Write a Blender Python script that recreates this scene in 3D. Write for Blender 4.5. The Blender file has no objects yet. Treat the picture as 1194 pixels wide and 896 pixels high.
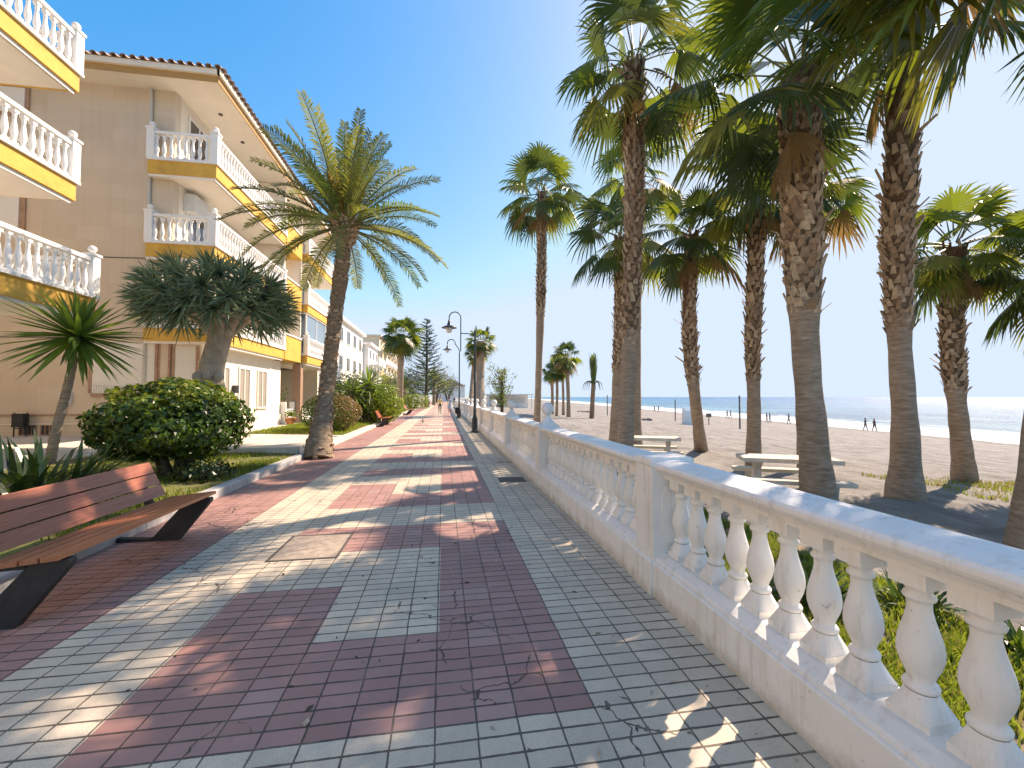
import bpy, bmesh, math, random
from mathutils import Vector, Matrix, noise
R = math.radians
sc = bpy.context.scene
col = sc.collection
rng = random.Random(7)
UP = Vector((0, 0, 1))

# ------------------------------------------------------------------ helpers
class MB:
    """collects faces, then links them as one mesh object"""
    def __init__(s): s.v = []; s.f = []; s.m = []; s.sm = []
    def add(s, vs, fs, mi=0, smooth=False):
        b = len(s.v); s.v.extend([tuple(v) for v in vs])
        for f in fs:
            s.f.append([i + b for i in f]); s.m.append(mi); s.sm.append(smooth)
    def box(s, x0, x1, y0, y1, z0, z1, mi=0):
        vs = [(x0,y0,z0),(x1,y0,z0),(x1,y1,z0),(x0,y1,z0),(x0,y0,z1),(x1,y0,z1),(x1,y1,z1),(x0,y1,z1)]
        s.add(vs, [(3,2,1,0),(4,5,6,7),(0,1,5,4),(1,2,6,5),(2,3,7,6),(3,0,4,7)], mi)
    def prism(s, prof, y0, y1, mi=0, axis='y', smooth=False):
        """closed profile (a,z) extruded along an axis"""
        n = len(prof)
        if axis == 'y': vs = [(a, y0, z) for a, z in prof] + [(a, y1, z) for a, z in prof]
        else: vs = [(y0, a, z) for a, z in prof] + [(y1, a, z) for a, z in prof]
        fs = [(i, (i+1) % n, n+(i+1) % n, n+i) for i in range(n)]
        s.add(vs, fs, mi, smooth); s.add(vs, [tuple(range(n-1, -1, -1)), tuple(range(n, 2*n))], mi)
    def lathe(s, prof, c=(0,0,0), n=16, mi=0, smooth=True, cap=True):
        vs = []
        for r, z in prof:
            for k in range(n):
                a = 2*math.pi*k/n; vs.append((c[0]+r*math.cos(a), c[1]+r*math.sin(a), c[2]+z))
        fs = []
        for i in range(len(prof)-1):
            for k in range(n):
                k2 = (k+1) % n; fs.append((i*n+k, i*n+k2, (i+1)*n+k2, (i+1)*n+k))
        s.add(vs, fs, mi, smooth)
        if cap:
            t = (len(prof)-1)*n
            s.add(vs, [tuple(range(n-1, -1, -1)), tuple(range(t, t+n))], mi)
    def tube(s, pts, rad, n=8, mi=0, cap=True, smooth=True):
        pts = [Vector(p) for p in pts]
        if not isinstance(rad, (list, tuple)): rad = [rad]*len(pts)
        vs = []; prev = None
        for i, p in enumerate(pts):
            t = (pts[min(i+1, len(pts)-1)] - pts[max(i-1, 0)]).normalized()
            if prev is None: a = t.cross(UP if abs(t.z) < .9 else Vector((1,0,0))).normalized()
            else: a = (prev - t*prev.dot(t)).normalized()
            prev = a; b = t.cross(a)
            for k in range(n):
                w = 2*math.pi*k/n; vs.append(p + (a*math.cos(w) + b*math.sin(w))*rad[i])
        fs = []
        for i in range(len(pts)-1):
            for k in range(n):
                k2 = (k+1) % n; fs.append((i*n+k, i*n+k2, (i+1)*n+k2, (i+1)*n+k))
        s.add(vs, fs, mi, smooth)
        if cap:
            t = (len(pts)-1)*n; s.add(vs, [tuple(range(n-1,-1,-1)), tuple(range(t, t+n))], mi)
    def ball(s, c, r, n=12, mi=0, sz=1.0):
        prof = [(max(r*math.sin(math.pi*i/n), .0008), -r*sz*math.cos(math.pi*i/n)) for i in range(n+1)]
        s.lathe(prof, c, n+4, mi, True, False)
    def build(s, name, mats, parent=None, loc=None):
        me = bpy.data.meshes.new(name)
        me.from_pydata(s.v, [], s.f)
        if not isinstance(mats, (list, tuple)): mats = [mats]
        for m in mats: me.materials.append(m)
        me.polygons.foreach_set('material_index', s.m)
        me.polygons.foreach_set('use_smooth', s.sm)
        me.update()
        o = bpy.data.objects.new(name, me); col.objects.link(o)
        if parent: o.parent = parent
        if loc: o.location = loc
        return o

def tag(o, label=None, cat=None, group=None, kind=None):
    if label: o['label'] = label
    if cat: o['category'] = cat
    if group: o['group'] = group
    if kind: o['kind'] = kind
    return o
def thing(name, label, cat, loc=(0,0,0), rz=0, group=None):
    o = bpy.data.objects.new(name, None); col.objects.link(o)
    o.location = loc; o.rotation_euler = (0,0,rz); o.empty_display_size = .2
    return tag(o, label, cat, group)
def link_copy(o, parent=None, loc=None, rz=None, label=None):
    c = o.copy(); col.objects.link(c)
    if parent: c.parent = parent
    if loc is not None: c.location = loc
    if rz is not None: c.rotation_euler = (0,0,rz)
    if label: c['label'] = label
    return c
def copy_tree(o, parent=None):
    c = link_copy(o, parent)
    for ch in list(o.children): copy_tree(ch, c)
    return c

# ------------------------------------------------------------------ materials
def new_mat(name):
    m = bpy.data.materials.new(name); m.use_nodes = True
    nt = m.node_tree; return m, nt, nt.nodes['Principled BSDF'], nt.nodes, nt.links
class X:
    """tiny node-expression helper"""
    def __init__(s, nt): s.nt = nt; s.n = nt.nodes; s.l = nt.links
    def m(s, op, a, b=None, c=None):
        nd = s.n.new('ShaderNodeMath'); nd.operation = op
        for i, v in enumerate((a, b, c)):
            if v is None: continue
            if isinstance(v, (int, float)): nd.inputs[i].default_value = v
            else: s.l.new(v, nd.inputs[i])
        return nd.outputs[0]
    def pos(s):
        g = s.n.new('ShaderNodeNewGeometry'); sp = s.n.new('ShaderNodeSeparateXYZ')
        s.l.new(g.outputs['Position'], sp.inputs[0]); return g.outputs['Position'], sp.outputs
    def obj(s):
        g = s.n.new('ShaderNodeTexCoord'); sp = s.n.new('ShaderNodeSeparateXYZ')
        s.l.new(g.outputs['Object'], sp.inputs[0]); return g.outputs['Object'], sp.outputs
    def noise(s, vec, scale, detail=4, rough=.6):
        t = s.n.new('ShaderNodeTexNoise'); t.inputs['Scale'].default_value = scale
        t.inputs['Detail'].default_value = detail; t.inputs['Roughness'].default_value = rough
        if vec: s.l.new(vec, t.inputs['Vector'])
        return t.outputs['Fac']
    def ramp(s, fac, stops):
        r = s.n.new('ShaderNodeValToRGB'); e = r.color_ramp.elements
        while len(e) < len(stops): e.new(.5)
        for i, (p, c) in enumerate(stops):
            e[i].position = p; e[i].color = (c, c, c, 1) if isinstance(c, (int, float)) else (*c, 1)
        s.l.new(fac, r.inputs[0]); return r.outputs[0]
    def mix(s, fac, a, b, mode='MIX'):
        n = s.n.new('ShaderNodeMix'); n.data_type = 'RGBA'; n.blend_type = mode
        for i, v in ((0, fac), (6, a), (7, b)):
            if isinstance(v, (int, float)): n.inputs[i].default_value = v
            elif isinstance(v, (tuple, list)): n.inputs[i].default_value = (*v, 1)
            else: s.l.new(v, n.inputs[i])
        return n.outputs[2]
    def comb(s, x, y, z=0):
        n = s.n.new('ShaderNodeCombineXYZ')
        for i, v in enumerate((x, y, z)):
            if isinstance(v, (int, float)): n.inputs[i].default_value = v
            else: s.l.new(v, n.inputs[i])
        return n.outputs[0]
    def white(s, vec):
        n = s.n.new('ShaderNodeTexWhiteNoise'); n.noise_dimensions = '3D'; s.l.new(vec, n.inputs['Vector']); return n.outputs['Value']
    def bump(s, h, strength, dist, bsdf):
        b = s.n.new('ShaderNodeBump'); b.inputs['Strength'].default_value = strength; b.inputs['Distance'].default_value = dist
        s.l.new(h, b.inputs['Height']); s.l.new(b.outputs[0], bsdf.inputs['Normal'])

def plain(name, c, rough=.7, var=.12, scale=6, bump=.0, bscale=60, metal=0, spec=.35, dirt=None):
    m, nt, b, n, l = new_mat(name); x = X(nt)
    p, _ = x.pos()
    f = x.noise(p, scale, 5)
    lo = tuple(v*(1-var) for v in c); hi = tuple(min(v*(1+var), 1) for v in c)
    cc = x.ramp(f, [(.3, lo), (.7, hi)])
    if dirt:
        dcol, dscale, lo_, hi_ = dirt
        cc = x.mix(x.ramp(x.noise(p, dscale, 6, .7), [(lo_, 0), (hi_, 1)]), cc, dcol)
    l.new(cc, b.inputs['Base Color'])
    b.inputs['Roughness'].default_value = rough; b.inputs['Metallic'].default_value = metal
    b.inputs['Specular IOR Level'].default_value = spec
    if bump: x.bump(x.noise(p, bscale, 5), bump, .02, b)
    return m

def leaf_mat(name, c, tr, rough=.45, fac=.35, var=.3, scale=3.0):
    m, nt, b, n, l = new_mat(name); x = X(nt); p, _ = x.pos()
    f = x.noise(p, scale, 3)
    l.new(x.ramp(f, [(.3, tuple(v*(1-var) for v in c)), (.7, tuple(v*(1+var) for v in c))]), b.inputs['Base Color'])
    b.inputs['Roughness'].default_value = rough; b.inputs['Specular IOR Level'].default_value = .4
    t = n.new('ShaderNodeBsdfTranslucent'); t.inputs[0].default_value = (*tr, 1)
    ms = n.new('ShaderNodeMixShader'); ms.inputs[0].default_value = fac
    l.new(b.outputs[0], ms.inputs[1]); l.new(t.outputs[0], ms.inputs[2])
    l.new(ms.outputs[0], n['Material Output'].inputs[0]); return m

M = {}
def plaster():
    m, nt, b, n, l = new_mat('white_balustrade_paint'); x = X(nt); p, s = x.pos()
    c = x.ramp(x.noise(p, 2.5, 5, .65), [(.3, (.79,.77,.72)), (.7, (.87,.855,.825))])
    # grime creeping up from the paving and rain marks running down
    up = x.ramp(x.m('ADD', x.m('MULTIPLY', s[2], 3.2), x.m('MULTIPLY', x.noise(p, 6, 5, .7), .9)), [(.38, 1), (.80, 0)])
    c = x.mix(x.m('MULTIPLY', up, .78), c, (.42,.36,.27))
    st = x.comb(x.m('MULTIPLY', s[0], 16), x.m('MULTIPLY', s[1], 16), x.m('MULTIPLY', s[2], 1.1))
    c = x.mix(x.m('MULTIPLY', x.ramp(x.noise(st, 1, 5, .7), [(.52, 0), (.72, 1)]), .46), c, (.45,.39,.30))
    chip = x.ramp(x.noise(p, 19, 5, .65), [(.665, 0), (.69, 1)])
    c = x.mix(x.m('MULTIPLY', chip, .55), c, (.40,.35,.28))
    l.new(c, b.inputs['Base Color']); b.inputs['Roughness'].default_value = .6
    h = x.m('SUBTRACT', x.m('ADD', x.m('MULTIPLY', x.noise(p, 60, 5), .5), x.noise(p, 9, 4)), x.m('MULTIPLY', chip, .8))
    x.bump(h, .3, .008, b); return m
M['plaster'] = plaster()
M['rail_white'] = plain('white_balcony_paint', (.83,.82,.79), .5, .03, 4)
M['yellow'] = plain('ochre_yellow_paint', (.68,.39,.085), .7, .10, 3, dirt=((.50,.27,.06), 2.2, .52, .80))
M['cream'] = plain('cream_render', (.80,.72,.60), .8, .05, 2, .1, 80)
M['soffit'] = plain('pale_soffit_render', (.80,.73,.62), .85, .04, 1.5)
M['rooftile'] = plain('clay_roof_tile', (.40,.27,.20), .8, .3, 9)
M['fascia'] = plain('brown_fascia', (.45,.25,.09), .6, .08, 3)
M['shutter'] = plain('white_shutter', (.78,.76,.70), .5, .03, 2)
M['brownstone'] = plain('brown_marble_surround', (.40,.245,.17), .5, .2, 8)
M['blind'] = plain('grey_brown_blind', (.30,.265,.225), .7, .08, 6)
M['black_metal'] = plain('black_metal', (.03,.03,.032), .45, .2, 8)
M['lamp_green'] = plain('dark_green_cast_iron', (.015,.035,.04), .4, .2, 8, spec=.5)
M['white_build'] = plain('white_far_building', (.82,.81,.79), .8, .03, .3)
M['beige_build'] = plain('beige_far_building', (.72,.58,.42), .8, .04, .3)
M['concrete'] = plain('pale_concrete', (.60,.56,.48), .85, .12, 5, .2, 60)
M['kerb'] = plain('kerb_stone', (.43,.43,.42), .8, .18, 4, .2, 70)
M['pipe'] = plain('grey_pipe', (.55,.52,.46), .5, .05, 3)
M['iron'] = plain('rusty_iron_cover', (.36,.29,.23), .75, .25, 14, .3, 120)
M['grate'] = plain('dark_grate', (.10,.085,.075), .7, .2, 20)
M['darkroom'] = plain('shaded_interior', (.06,.055,.05), .9, .2, 2)
M['wood_post'] = plain('grey_weathered_post', (.16,.14,.12), .8, .2, 9)
M['ac_white'] = plain('air_conditioner_casing', (.62,.63,.62), .5, .04, 5)
M['terracotta'] = plain('terracotta', (.50,.20,.09), .8, .15, 6)

def glass_mat(name, c=(.04,.05,.06)):
    m, nt, b, n, l = new_mat(name)
    b.inputs['Base Color'].default_value = (*c, 1); b.inputs['Roughness'].default_value = .06
    b.inputs['Specular IOR Level'].default_value = .8; return m
M['glass'] = glass_mat('window_glass')
M['glass_blue'] = glass_mat('balcony_glazing', (.16,.24,.30))
m, nt, b, n, l = new_mat('frosted_lamp_glass'); b.inputs['Base Color'].default_value = (.85,.85,.83,1); b.inputs['Roughness'].default_value = .3
b.inputs['Transmission Weight'].default_value = .3; M['lampglass'] = m

# bench timber: grain along the slat
def wood(name, c1, c2):
    m, nt, b, n, l = new_mat(name); x = X(nt); p, s = x.obj()
    v = x.comb(x.m('MULTIPLY', s[0], 30), x.m('MULTIPLY', s[1], 1.2), x.m('MULTIPLY', s[2], 30))
    f = x.noise(v, 2.2, 6, .65)
    l.new(x.ramp(f, [(.3, c1), (.72, c2)]), b.inputs['Base Color']); b.inputs['Roughness'].default_value = .38
    x.bump(f, .25, .004, b); return m
M['wood'] = wood('red_brown_varnished_timber', (.27,.072,.04), (.46,.15,.085))
M['wood_seat'] = wood('orange_brown_varnished_timber', (.34,.10,.045), (.52,.185,.085))

# stone tiled wall of the building's end
def wall_tiles():
    m, nt, b, n, l = new_mat('beige_stone_cladding'); x = X(nt); p, s = x.pos()
    u = x.m('ADD', s[0], s[1])
    ku = x.m('DIVIDE', u, .95); kz = x.m('DIVIDE', s[2], .48)
    fu = x.m('FRACT', ku); fz = x.m('FRACT', kz)
    j = x.m('MAXIMUM', x.m('LESS_THAN', fu, .010), x.m('LESS_THAN', fz, .018))
    r = x.white(x.comb(x.m('FLOOR', ku), x.m('FLOOR', kz), 3))
    c = x.ramp(r, [(0, (.62,.505,.38)), (1, (.67,.555,.43))])
    c = x.mix(x.ramp(x.noise(p, 1.1, 6, .7), [(.35, 0), (.75, .5)]), c, (.56,.44,.32))
    st = x.comb(x.m('MULTIPLY', u, 5), 0, x.m('MULTIPLY', s[2], .22))
    c = x.mix(x.m('MULTIPLY', x.ramp(x.noise(st, 1, 5, .7), [(.5, 0), (.75, 1)]), .30), c, (.45,.35,.25))
    c = x.mix(x.m('MULTIPLY', j, .28), c, (.36,.27,.19))
    l.new(c, b.inputs['Base Color']); b.inputs['Roughness'].default_value = .6
    x.bump(x.m('SUBTRACT', x.noise(p, 30, 4), x.m('MULTIPLY', j, 1.0)), .15, .01, b)
    return m
M['stonewall'] = wall_tiles()

# promenade paving
def paving():
    m, nt, b, n, l = new_mat('promenade_tiles'); x = X(nt); p, s = x.pos(); px, py = s[0], s[1]
    gt = lambda a, v: x.m('GREATER_THAN', a, v)
    lt = lambda a, v: x.m('LESS_THAN', a, v)
    AND = lambda *q: q[0] if len(q) == 1 else x.m('MULTIPLY', q[0], AND(*q[1:]))
    OR = lambda *q: q[0] if len(q) == 1 else x.m('MAXIMUM', q[0], OR(*q[1:]))
    PER = 4.264
    per = x.m('FLOORED_MODULO', x.m('SUBTRACT', py, 2.12), PER) if False else x.m('MULTIPLY', x.m('FRACT', x.m('DIVIDE', x.m('SUBTRACT', py, 2.12-PER*4), PER)), PER)
    strip = gt(px, .777)
    inner = AND(gt(px, -2.45), lt(px, .777))
    band = gt(per, 3.328)
    lstripe = lt(px, -1.64)
    rect = AND(gt(px, -.83), lt(px, -.02), gt(per, .832), lt(per, 2.496))
    conn = AND(gt(px, -1.65), lt(px, -.82), gt(per, 1.664), lt(per, 2.496))
    beige = OR(strip, AND(inner, OR(band, lstripe, rect, conn)))
    jx = x.m('MULTIPLY', x.m('SUBTRACT', x.noise(p, 4.3, 3), .5), .016); jy = x.m('MULTIPLY', x.m('SUBTRACT', x.noise(p, 3.1, 3), .5), .016)
    # joints: tiles 0.2025 m wide, grooved every 0.104 m
    U = x.m('DIVIDE', x.m('ADD', jx, x.m('SUBTRACT', px, .777-8.1)), .2025); V = x.m('DIVIDE', x.m('ADD', jy, x.m('SUBTRACT', py, 2.12-41.6)), .104)
    fu = x.m('FRACT', U); fv = x.m('FRACT', V)
    w = x.noise(p, 9, 3)
    wu = x.m('ADD', .006, x.m('MULTIPLY', w, .036)); wv = x.m('ADD', .022, x.m('MULTIPLY', w, .078))
    ju = lt(x.m('MINIMUM', fu, x.m('SUBTRACT', 1, fu)), wu)
    jv = lt(x.m('MINIMUM', fv, x.m('SUBTRACT', 1, fv)), wv)
    # random extra half joints like the short cut stones
    joint = OR(ju, jv)
    idx = x.comb(x.m('FLOOR', U), x.m('FLOOR', V), 1)
    r = x.white(idx)
    idx2 = x.comb(x.m('FLOOR', x.m('DIVIDE', U, 2)), x.m('FLOOR', x.m('DIVIDE', V, 4)), 7)
    r2 = x.white(idx2)
    rr = x.m('ADD', x.m('MULTIPLY', r, .6), x.m('MULTIPLY', r2, .4))
    cb = x.ramp(rr, [(0, (.60,.495,.37)), (1, (.80,.675,.51))])
    cr = x.ramp(rr, [(0, (.36,.16,.135)), (1, (.52,.27,.235))])
    c = x.mix(beige, cr, cb)
    wear = x.ramp(x.noise(p, 1.9, 8, .78), [(.40, 0), (.68, .72)])
    c = x.mix(wear, c, x.mix(beige, (.33,.20,.175), (.44,.375,.295)))
    grain = x.noise(p, 120, 3)
    c = x.mix(x.m('MULTIPLY', x.ramp(grain, [(.45, 0), (.68, 1)]), .36), c, (.27,.22,.18))
    spots = x.ramp(x.noise(p, 14, 2), [(.73, 0), (.76, 1)])
    c = x.mix(x.m('MULTIPLY', spots, .35), c, (.16,.13,.11))
    big = x.ramp(x.noise(p, .7, 4, .6), [(.35, 0), (.7, 1)])
    c = x.mix(x.m('MULTIPLY', big, .22), c, x.mix(beige, (.27,.13,.11), (.40,.35,.28)))
    vor = n.new('ShaderNodeTexVoronoi'); vor.feature = 'DISTANCE_TO_EDGE'; vor.inputs['Scale'].default_value = 2.1
    wob = x.comb(x.m('ADD', px, x.m('MULTIPLY', x.noise(p, 5, 3), .16)), x.m('ADD', py, x.m('MULTIPLY', x.noise(p, 6, 3), .16)), 0)
    l.new(wob, vor.inputs['Vector'])
    crack = AND(lt(vor.outputs['Distance'], .0085), gt(x.noise(p, .55, 2), .545))
    joint = OR(joint, crack)
    gum = x.ramp(x.noise(p, 4.7, 1), [(.735, 0), (.75, 1)])
    c = x.mix(x.m('MULTIPLY', gum, .4), c, (.20,.17,.15))
    odd = x.m('GREATER_THAN', x.white(x.comb(x.m('FLOOR', U), x.m('FLOOR', x.m('DIVIDE', V, 2)), 21)), .955)
    c = x.mix(x.m('MULTIPLY', odd, .38), c, x.mix(beige, (.50,.33,.29), (.40,.35,.29)))
    sandy = x.ramp(x.noise(p, 3.2, 5, .7), [(.50, 0), (.72, 1)])
    c = x.mix(x.m('MULTIPLY', joint, .88), c, x.mix(sandy, (.045,.035,.027), (.20,.16,.115)))
    l.new(c, b.inputs['Base Color'])
    l.new(x.m('ADD', .55, x.m('MULTIPLY', w, .25)), b.inputs['Roughness'])
    h = x.m('ADD', x.m('SUBTRACT', x.m('MULTIPLY', r, .25), joint), x.m('MULTIPLY', grain, .25))
    x.bump(h, .5, .008, b)
    return m
M['paving'] = paving()

def sand():
    m, nt, b, n, l = new_mat('beach_sand'); x = X(nt); p, s = x.pos()
    st = x.comb(x.m('MULTIPLY', s[0], .6), x.m('MULTIPLY', s[1], .05), 0)
    f = x.m('ADD', x.m('MULTIPLY', x.noise(p, 1.3, 8, .7), .5), x.m('MULTIPLY', x.noise(st, 3, 6, .75), .5))
    c = x.ramp(f, [(.36, (.13,.12,.107)), (.5, (.265,.248,.226)), (.64, (.36,.34,.315))])
    c = x.mix(x.m('MULTIPLY', x.ramp(x.noise(p, 7, 6, .75), [(.55, 0), (.72, 1)]), .35), c, (.25,.20,.15))
    # wet sand next to the water
    d = x.m('SUBTRACT', x.m('ADD', x.m('ADD', 52, x.m('MULTIPLY', s[1], .17)), x.m('MULTIPLY', x.noise(p, .08, 2), 5)), s[0])
    wet = x.ramp(x.m('DIVIDE', d, 10), [(.22, 1), (.5, 0)])
    c = x.mix(x.m('MULTIPLY', wet, .75), c, (.17,.14,.11))
    wr = x.ramp(x.m('ABSOLUTE', x.m('SUBTRACT', d, x.m('ADD', 5.2, x.m('MULTIPLY', x.noise(p, .6, 3), 3)))), [(.0, 1), (.9, 0)])
    c = x.mix(x.m('MULTIPLY', wr, x.ramp(x.noise(p, 2.5, 4), [(.42, 0), (.55, .9)])), c, (.05,.04,.03))
    l.new(c, b.inputs['Base Color']); b.inputs['Roughness'].default_value = .9; b.inputs['Specular IOR Level'].default_value = .2
    x.bump(x.m('ADD', x.noise(p, 5, 8, .75), x.m('MULTIPLY', x.noise(p, 1.3, 3), 1.2)), 1.0, .09, b)
    return m
M['sand'] = sand()

def soil(name, c1, c2, c3, sc1=2.5):
    m, nt, b, n, l = new_mat(name); x = X(nt); p, s = x.pos()
    f = x.noise(p, sc1, 7, .72)
    l.new(x.ramp(f, [(.34, c1), (.52, c2), (.7, c3)]), b.inputs['Base Color']); b.inputs['Roughness'].default_value = .95
    x.bump(x.noise(p, 40, 5), .8, .03, b); return m
M['lawn'] = soil('patchy_lawn_soil', (.10,.14,.025), (.17,.16,.05), (.36,.26,.14), .9)
M['dirt'] = soil('garden_dirt', (.13,.10,.06), (.22,.17,.10), (.34,.28,.19), 3)
M['path'] = soil('pale_paved_path', (.56,.50,.41), (.64,.58,.49), (.70,.65,.56), .8)
M['ground'] = soil('bare_ground', (.34,.29,.22), (.42,.37,.29), (.48,.43,.35), .3)

def sea():
    m, nt, b, n, l = new_mat('sea_water'); x = X(nt); p, s = x.pos()
    shore = x.m('ADD', 52, x.m('MULTIPLY', s[1], .17))
    d = x.m('SUBTRACT', s[0], shore)
    along = x.comb(x.m('MULTIPLY', x.m('SUBTRACT', d, 0), .55), x.m('MULTIPLY', s[1], .10), 0)
    wv = x.noise(along, .9, 4, .6)
    wob = x.noise(p, .05, 3)
    dd = x.m('ADD', d, x.m('MULTIPLY', x.m('SUBTRACT', wob, .5), 16))
    foamband = x.ramp(x.m('DIVIDE', dd, 60), [(0, 1), (.16, .95), (.30, .45), (.6, .12)])
    foam_glint = x.ramp(x.m('ADD', foamband, x.m('MULTIPLY', x.m('SUBTRACT', wv, .5), 1.6)), [(.5, 0), (.7, 1)])
    deep = x.ramp(x.m('DIVIDE', d, 500), [(0, (.13,.36,.43)), (.12, (.05,.26,.40)), (1, (.025,.17,.36))])
    lanes = x.noise(x.comb(x.m('MULTIPLY', s[0], .10), x.m('MULTIPLY', s[1], .016), 0), 1.0, 6, .65)
    deep = x.mix(x.ramp(lanes, [(.42, 0), (.62, .8)]), deep, (.02,.12,.24))
    glint_caps = x.ramp(x.noise(x.comb(x.m('MULTIPLY', s[0], .35), x.m('MULTIPLY', s[1], .06), 2), 1.0, 7, .72), [(.60, 0), (.66, 1)])  # white flecks coloured in as sun sparkle, shaped like whitecaps
    foam_glint = x.m('MAXIMUM', foam_glint, x.m('MULTIPLY', glint_caps, .75))  # surf foam joined with the painted sparkle flecks
    c = x.mix(foam_glint, deep, (.80,.82,.82))
    l.new(c, b.inputs['Base Color'])
    l.new(x.m('ADD', .34, x.m('MULTIPLY', foam_glint, .4)), b.inputs['Roughness']); b.inputs['Specular IOR Level'].default_value = .44
    b.inputs['IOR'].default_value = 1.33
    big = x.noise(along, 1.0, 3, .6)
    mid = x.noise(x.comb(s[0], x.m('MULTIPLY', s[1], .35), 0), 1.1, 7, .7)
    x.bump(x.m('ADD', x.m('MULTIPLY', big, 1.4), mid), 1.0, 1.3, b)
    return m
M['sea'] = sea()

def bark(name, c1, c2, c3, ring=26., bumpd=.02):
    m, nt, b, n, l = new_mat(name); x = X(nt); p, s = x.pos()
    v = x.comb(x.m('MULTIPLY', s[0], 5), x.m('MULTIPLY', s[1], 5), x.m('MULTIPLY', s[2], ring))
    f = x.noise(v, 1.0, 5, .65)
    f2 = x.noise(p, 2.2, 5, .7)
    c = x.ramp(f, [(.3, c1), (.52, c2), (.72, c3)])
    c = x.mix(x.ramp(f2, [(.45, 0), (.75, .6)]), c, tuple(v*.62 for v in c2))
    l.new(c, b.inputs['Base Color']); b.inputs['Roughness'].default_value = .9; b.inputs['Specular IOR Level'].default_value = .15
    x.bump(f, 1.0, bumpd, b); return m
M['bark'] = bark('grey_brown_palm_bark', (.22,.165,.12), (.36,.28,.215), (.47,.385,.305))
M['bark_boot'] = bark('dark_fibrous_bark', (.10,.065,.042), (.17,.115,.075), (.25,.18,.125), 9, .03)
M['bark_date'] = bark('rough_date_palm_bark', (.15,.11,.075), (.27,.20,.14), (.40,.31,.23), 16, .04)
M['bark_dragon'] = bark('smooth_grey_dragon_bark', (.32,.27,.21), (.42,.36,.29), (.50,.44,.36), 5, .01)
M['bark_dark'] = bark('dark_bark', (.06,.045,.03), (.10,.08,.055), (.16,.12,.09), 8, .02)
M['boot'] = plain('dry_leaf_base', (.29,.20,.135), .85, .45, 12)
M['boot2'] = plain('dry_leaf_base_pale', (.44,.335,.235), .85, .35, 12)
M['boot3'] = plain('dark_leaf_base', (.13,.075,.045), .85, .4, 12)
M['petiole'] = leaf_mat('petiole', (.17,.18,.05), (.2,.2,.03), .4, .1)
M['fan1'] = leaf_mat('fan_leaf_green', (.055,.11,.022), (.30,.38,.035), .40, .31)
M['fan2'] = leaf_mat('fan_leaf_dark', (.03,.066,.022), (.12,.18,.025), .38, .24)
M['fan3'] = leaf_mat('fan_leaf_yellow', (.15,.15,.028), (.29,.30,.04), .48, .36)
M['fandead'] = leaf_mat('fan_leaf_dry', (.25,.16,.075), (.38,.22,.07), .7, .3)
M['date1'] = leaf_mat('date_leaf_green', (.095,.17,.04), (.26,.35,.05), .45, .3)
M['date2'] = leaf_mat('date_leaf_dark', (.075,.11,.045), (.17,.21,.05), .45, .3)
M['date3'] = leaf_mat('date_leaf_olive', (.20,.225,.05), (.38,.40,.06), .5, .3)
M['datefruit'] = plain('date_flower_stalks', (.55,.34,.08), .6, .25, 20)
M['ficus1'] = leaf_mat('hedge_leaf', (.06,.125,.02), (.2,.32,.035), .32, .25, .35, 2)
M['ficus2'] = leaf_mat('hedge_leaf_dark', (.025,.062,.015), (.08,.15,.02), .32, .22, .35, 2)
M['ficus3'] = leaf_mat('hedge_leaf_yellow_green', (.17,.22,.035), (.40,.46,.05), .35, .3, .3, 2)
M['dragon1'] = leaf_mat('dragon_leaf', (.17,.25,.145), (.22,.3,.13), .38, .2)
M['dragon2'] = leaf_mat('dragon_leaf_dark', (.09,.15,.09), (.13,.19,.08), .38, .2)
M['yucca1'] = leaf_mat('yucca_leaf', (.10,.20,.035), (.3,.46,.05), .35, .3)
M['yucca2'] = leaf_mat('yucca_leaf_dark', (.055,.12,.028), (.16,.27,.04), .35, .25)
M['strap1'] = leaf_mat('strap_leaf', (.022,.052,.016), (.06,.12,.02), .3, .2)
M['strap2'] = leaf_mat('strap_leaf_dark', (.014,.034,.013), (.04,.08,.02), .3, .2)
M['grass1'] = leaf_mat('grass_blade', (.16,.23,.03), (.36,.44,.05), .5, .38)
M['grass2'] = leaf_mat('grass_blade_dark', (.09,.16,.02), (.25,.34,.03), .5, .4)
M['grass3'] = leaf_mat('grass_blade_dry', (.33,.29,.09), (.4,.34,.1), .6, .3)
M['pine'] = leaf_mat('norfolk_pine_needles', (.035,.07,.04), (.05,.09,.04), .5, .12)
M['pine2'] = leaf_mat('norfolk_pine_needles_pale', (.065,.10,.055), (.08,.12,.05), .5, .12)
M['rust'] = leaf_mat('reddish_hedge_leaf', (.20,.125,.04), (.32,.2,.05), .45, .25)
M['lime'] = leaf_mat('lime_shrub_leaf', (.17,.28,.02), (.4,.5,.03), .45, .35)
M['grey_leaf'] = leaf_mat('grey_green_leaf', (.13,.16,.09), (.2,.23,.1), .5, .25)
M['purple'] = leaf_mat('purple_blossom', (.12,.09,.35), (.2,.15,.45), .5, .25)
M['skin'] = plain('skin', (.46,.27,.19), .6, .05, 4)
M['hair'] = plain('dark_hair', (.03,.022,.018), .6, .2, 20)
def cloth(name, c): return plain(name, c, .85, .08, 12)

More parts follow.
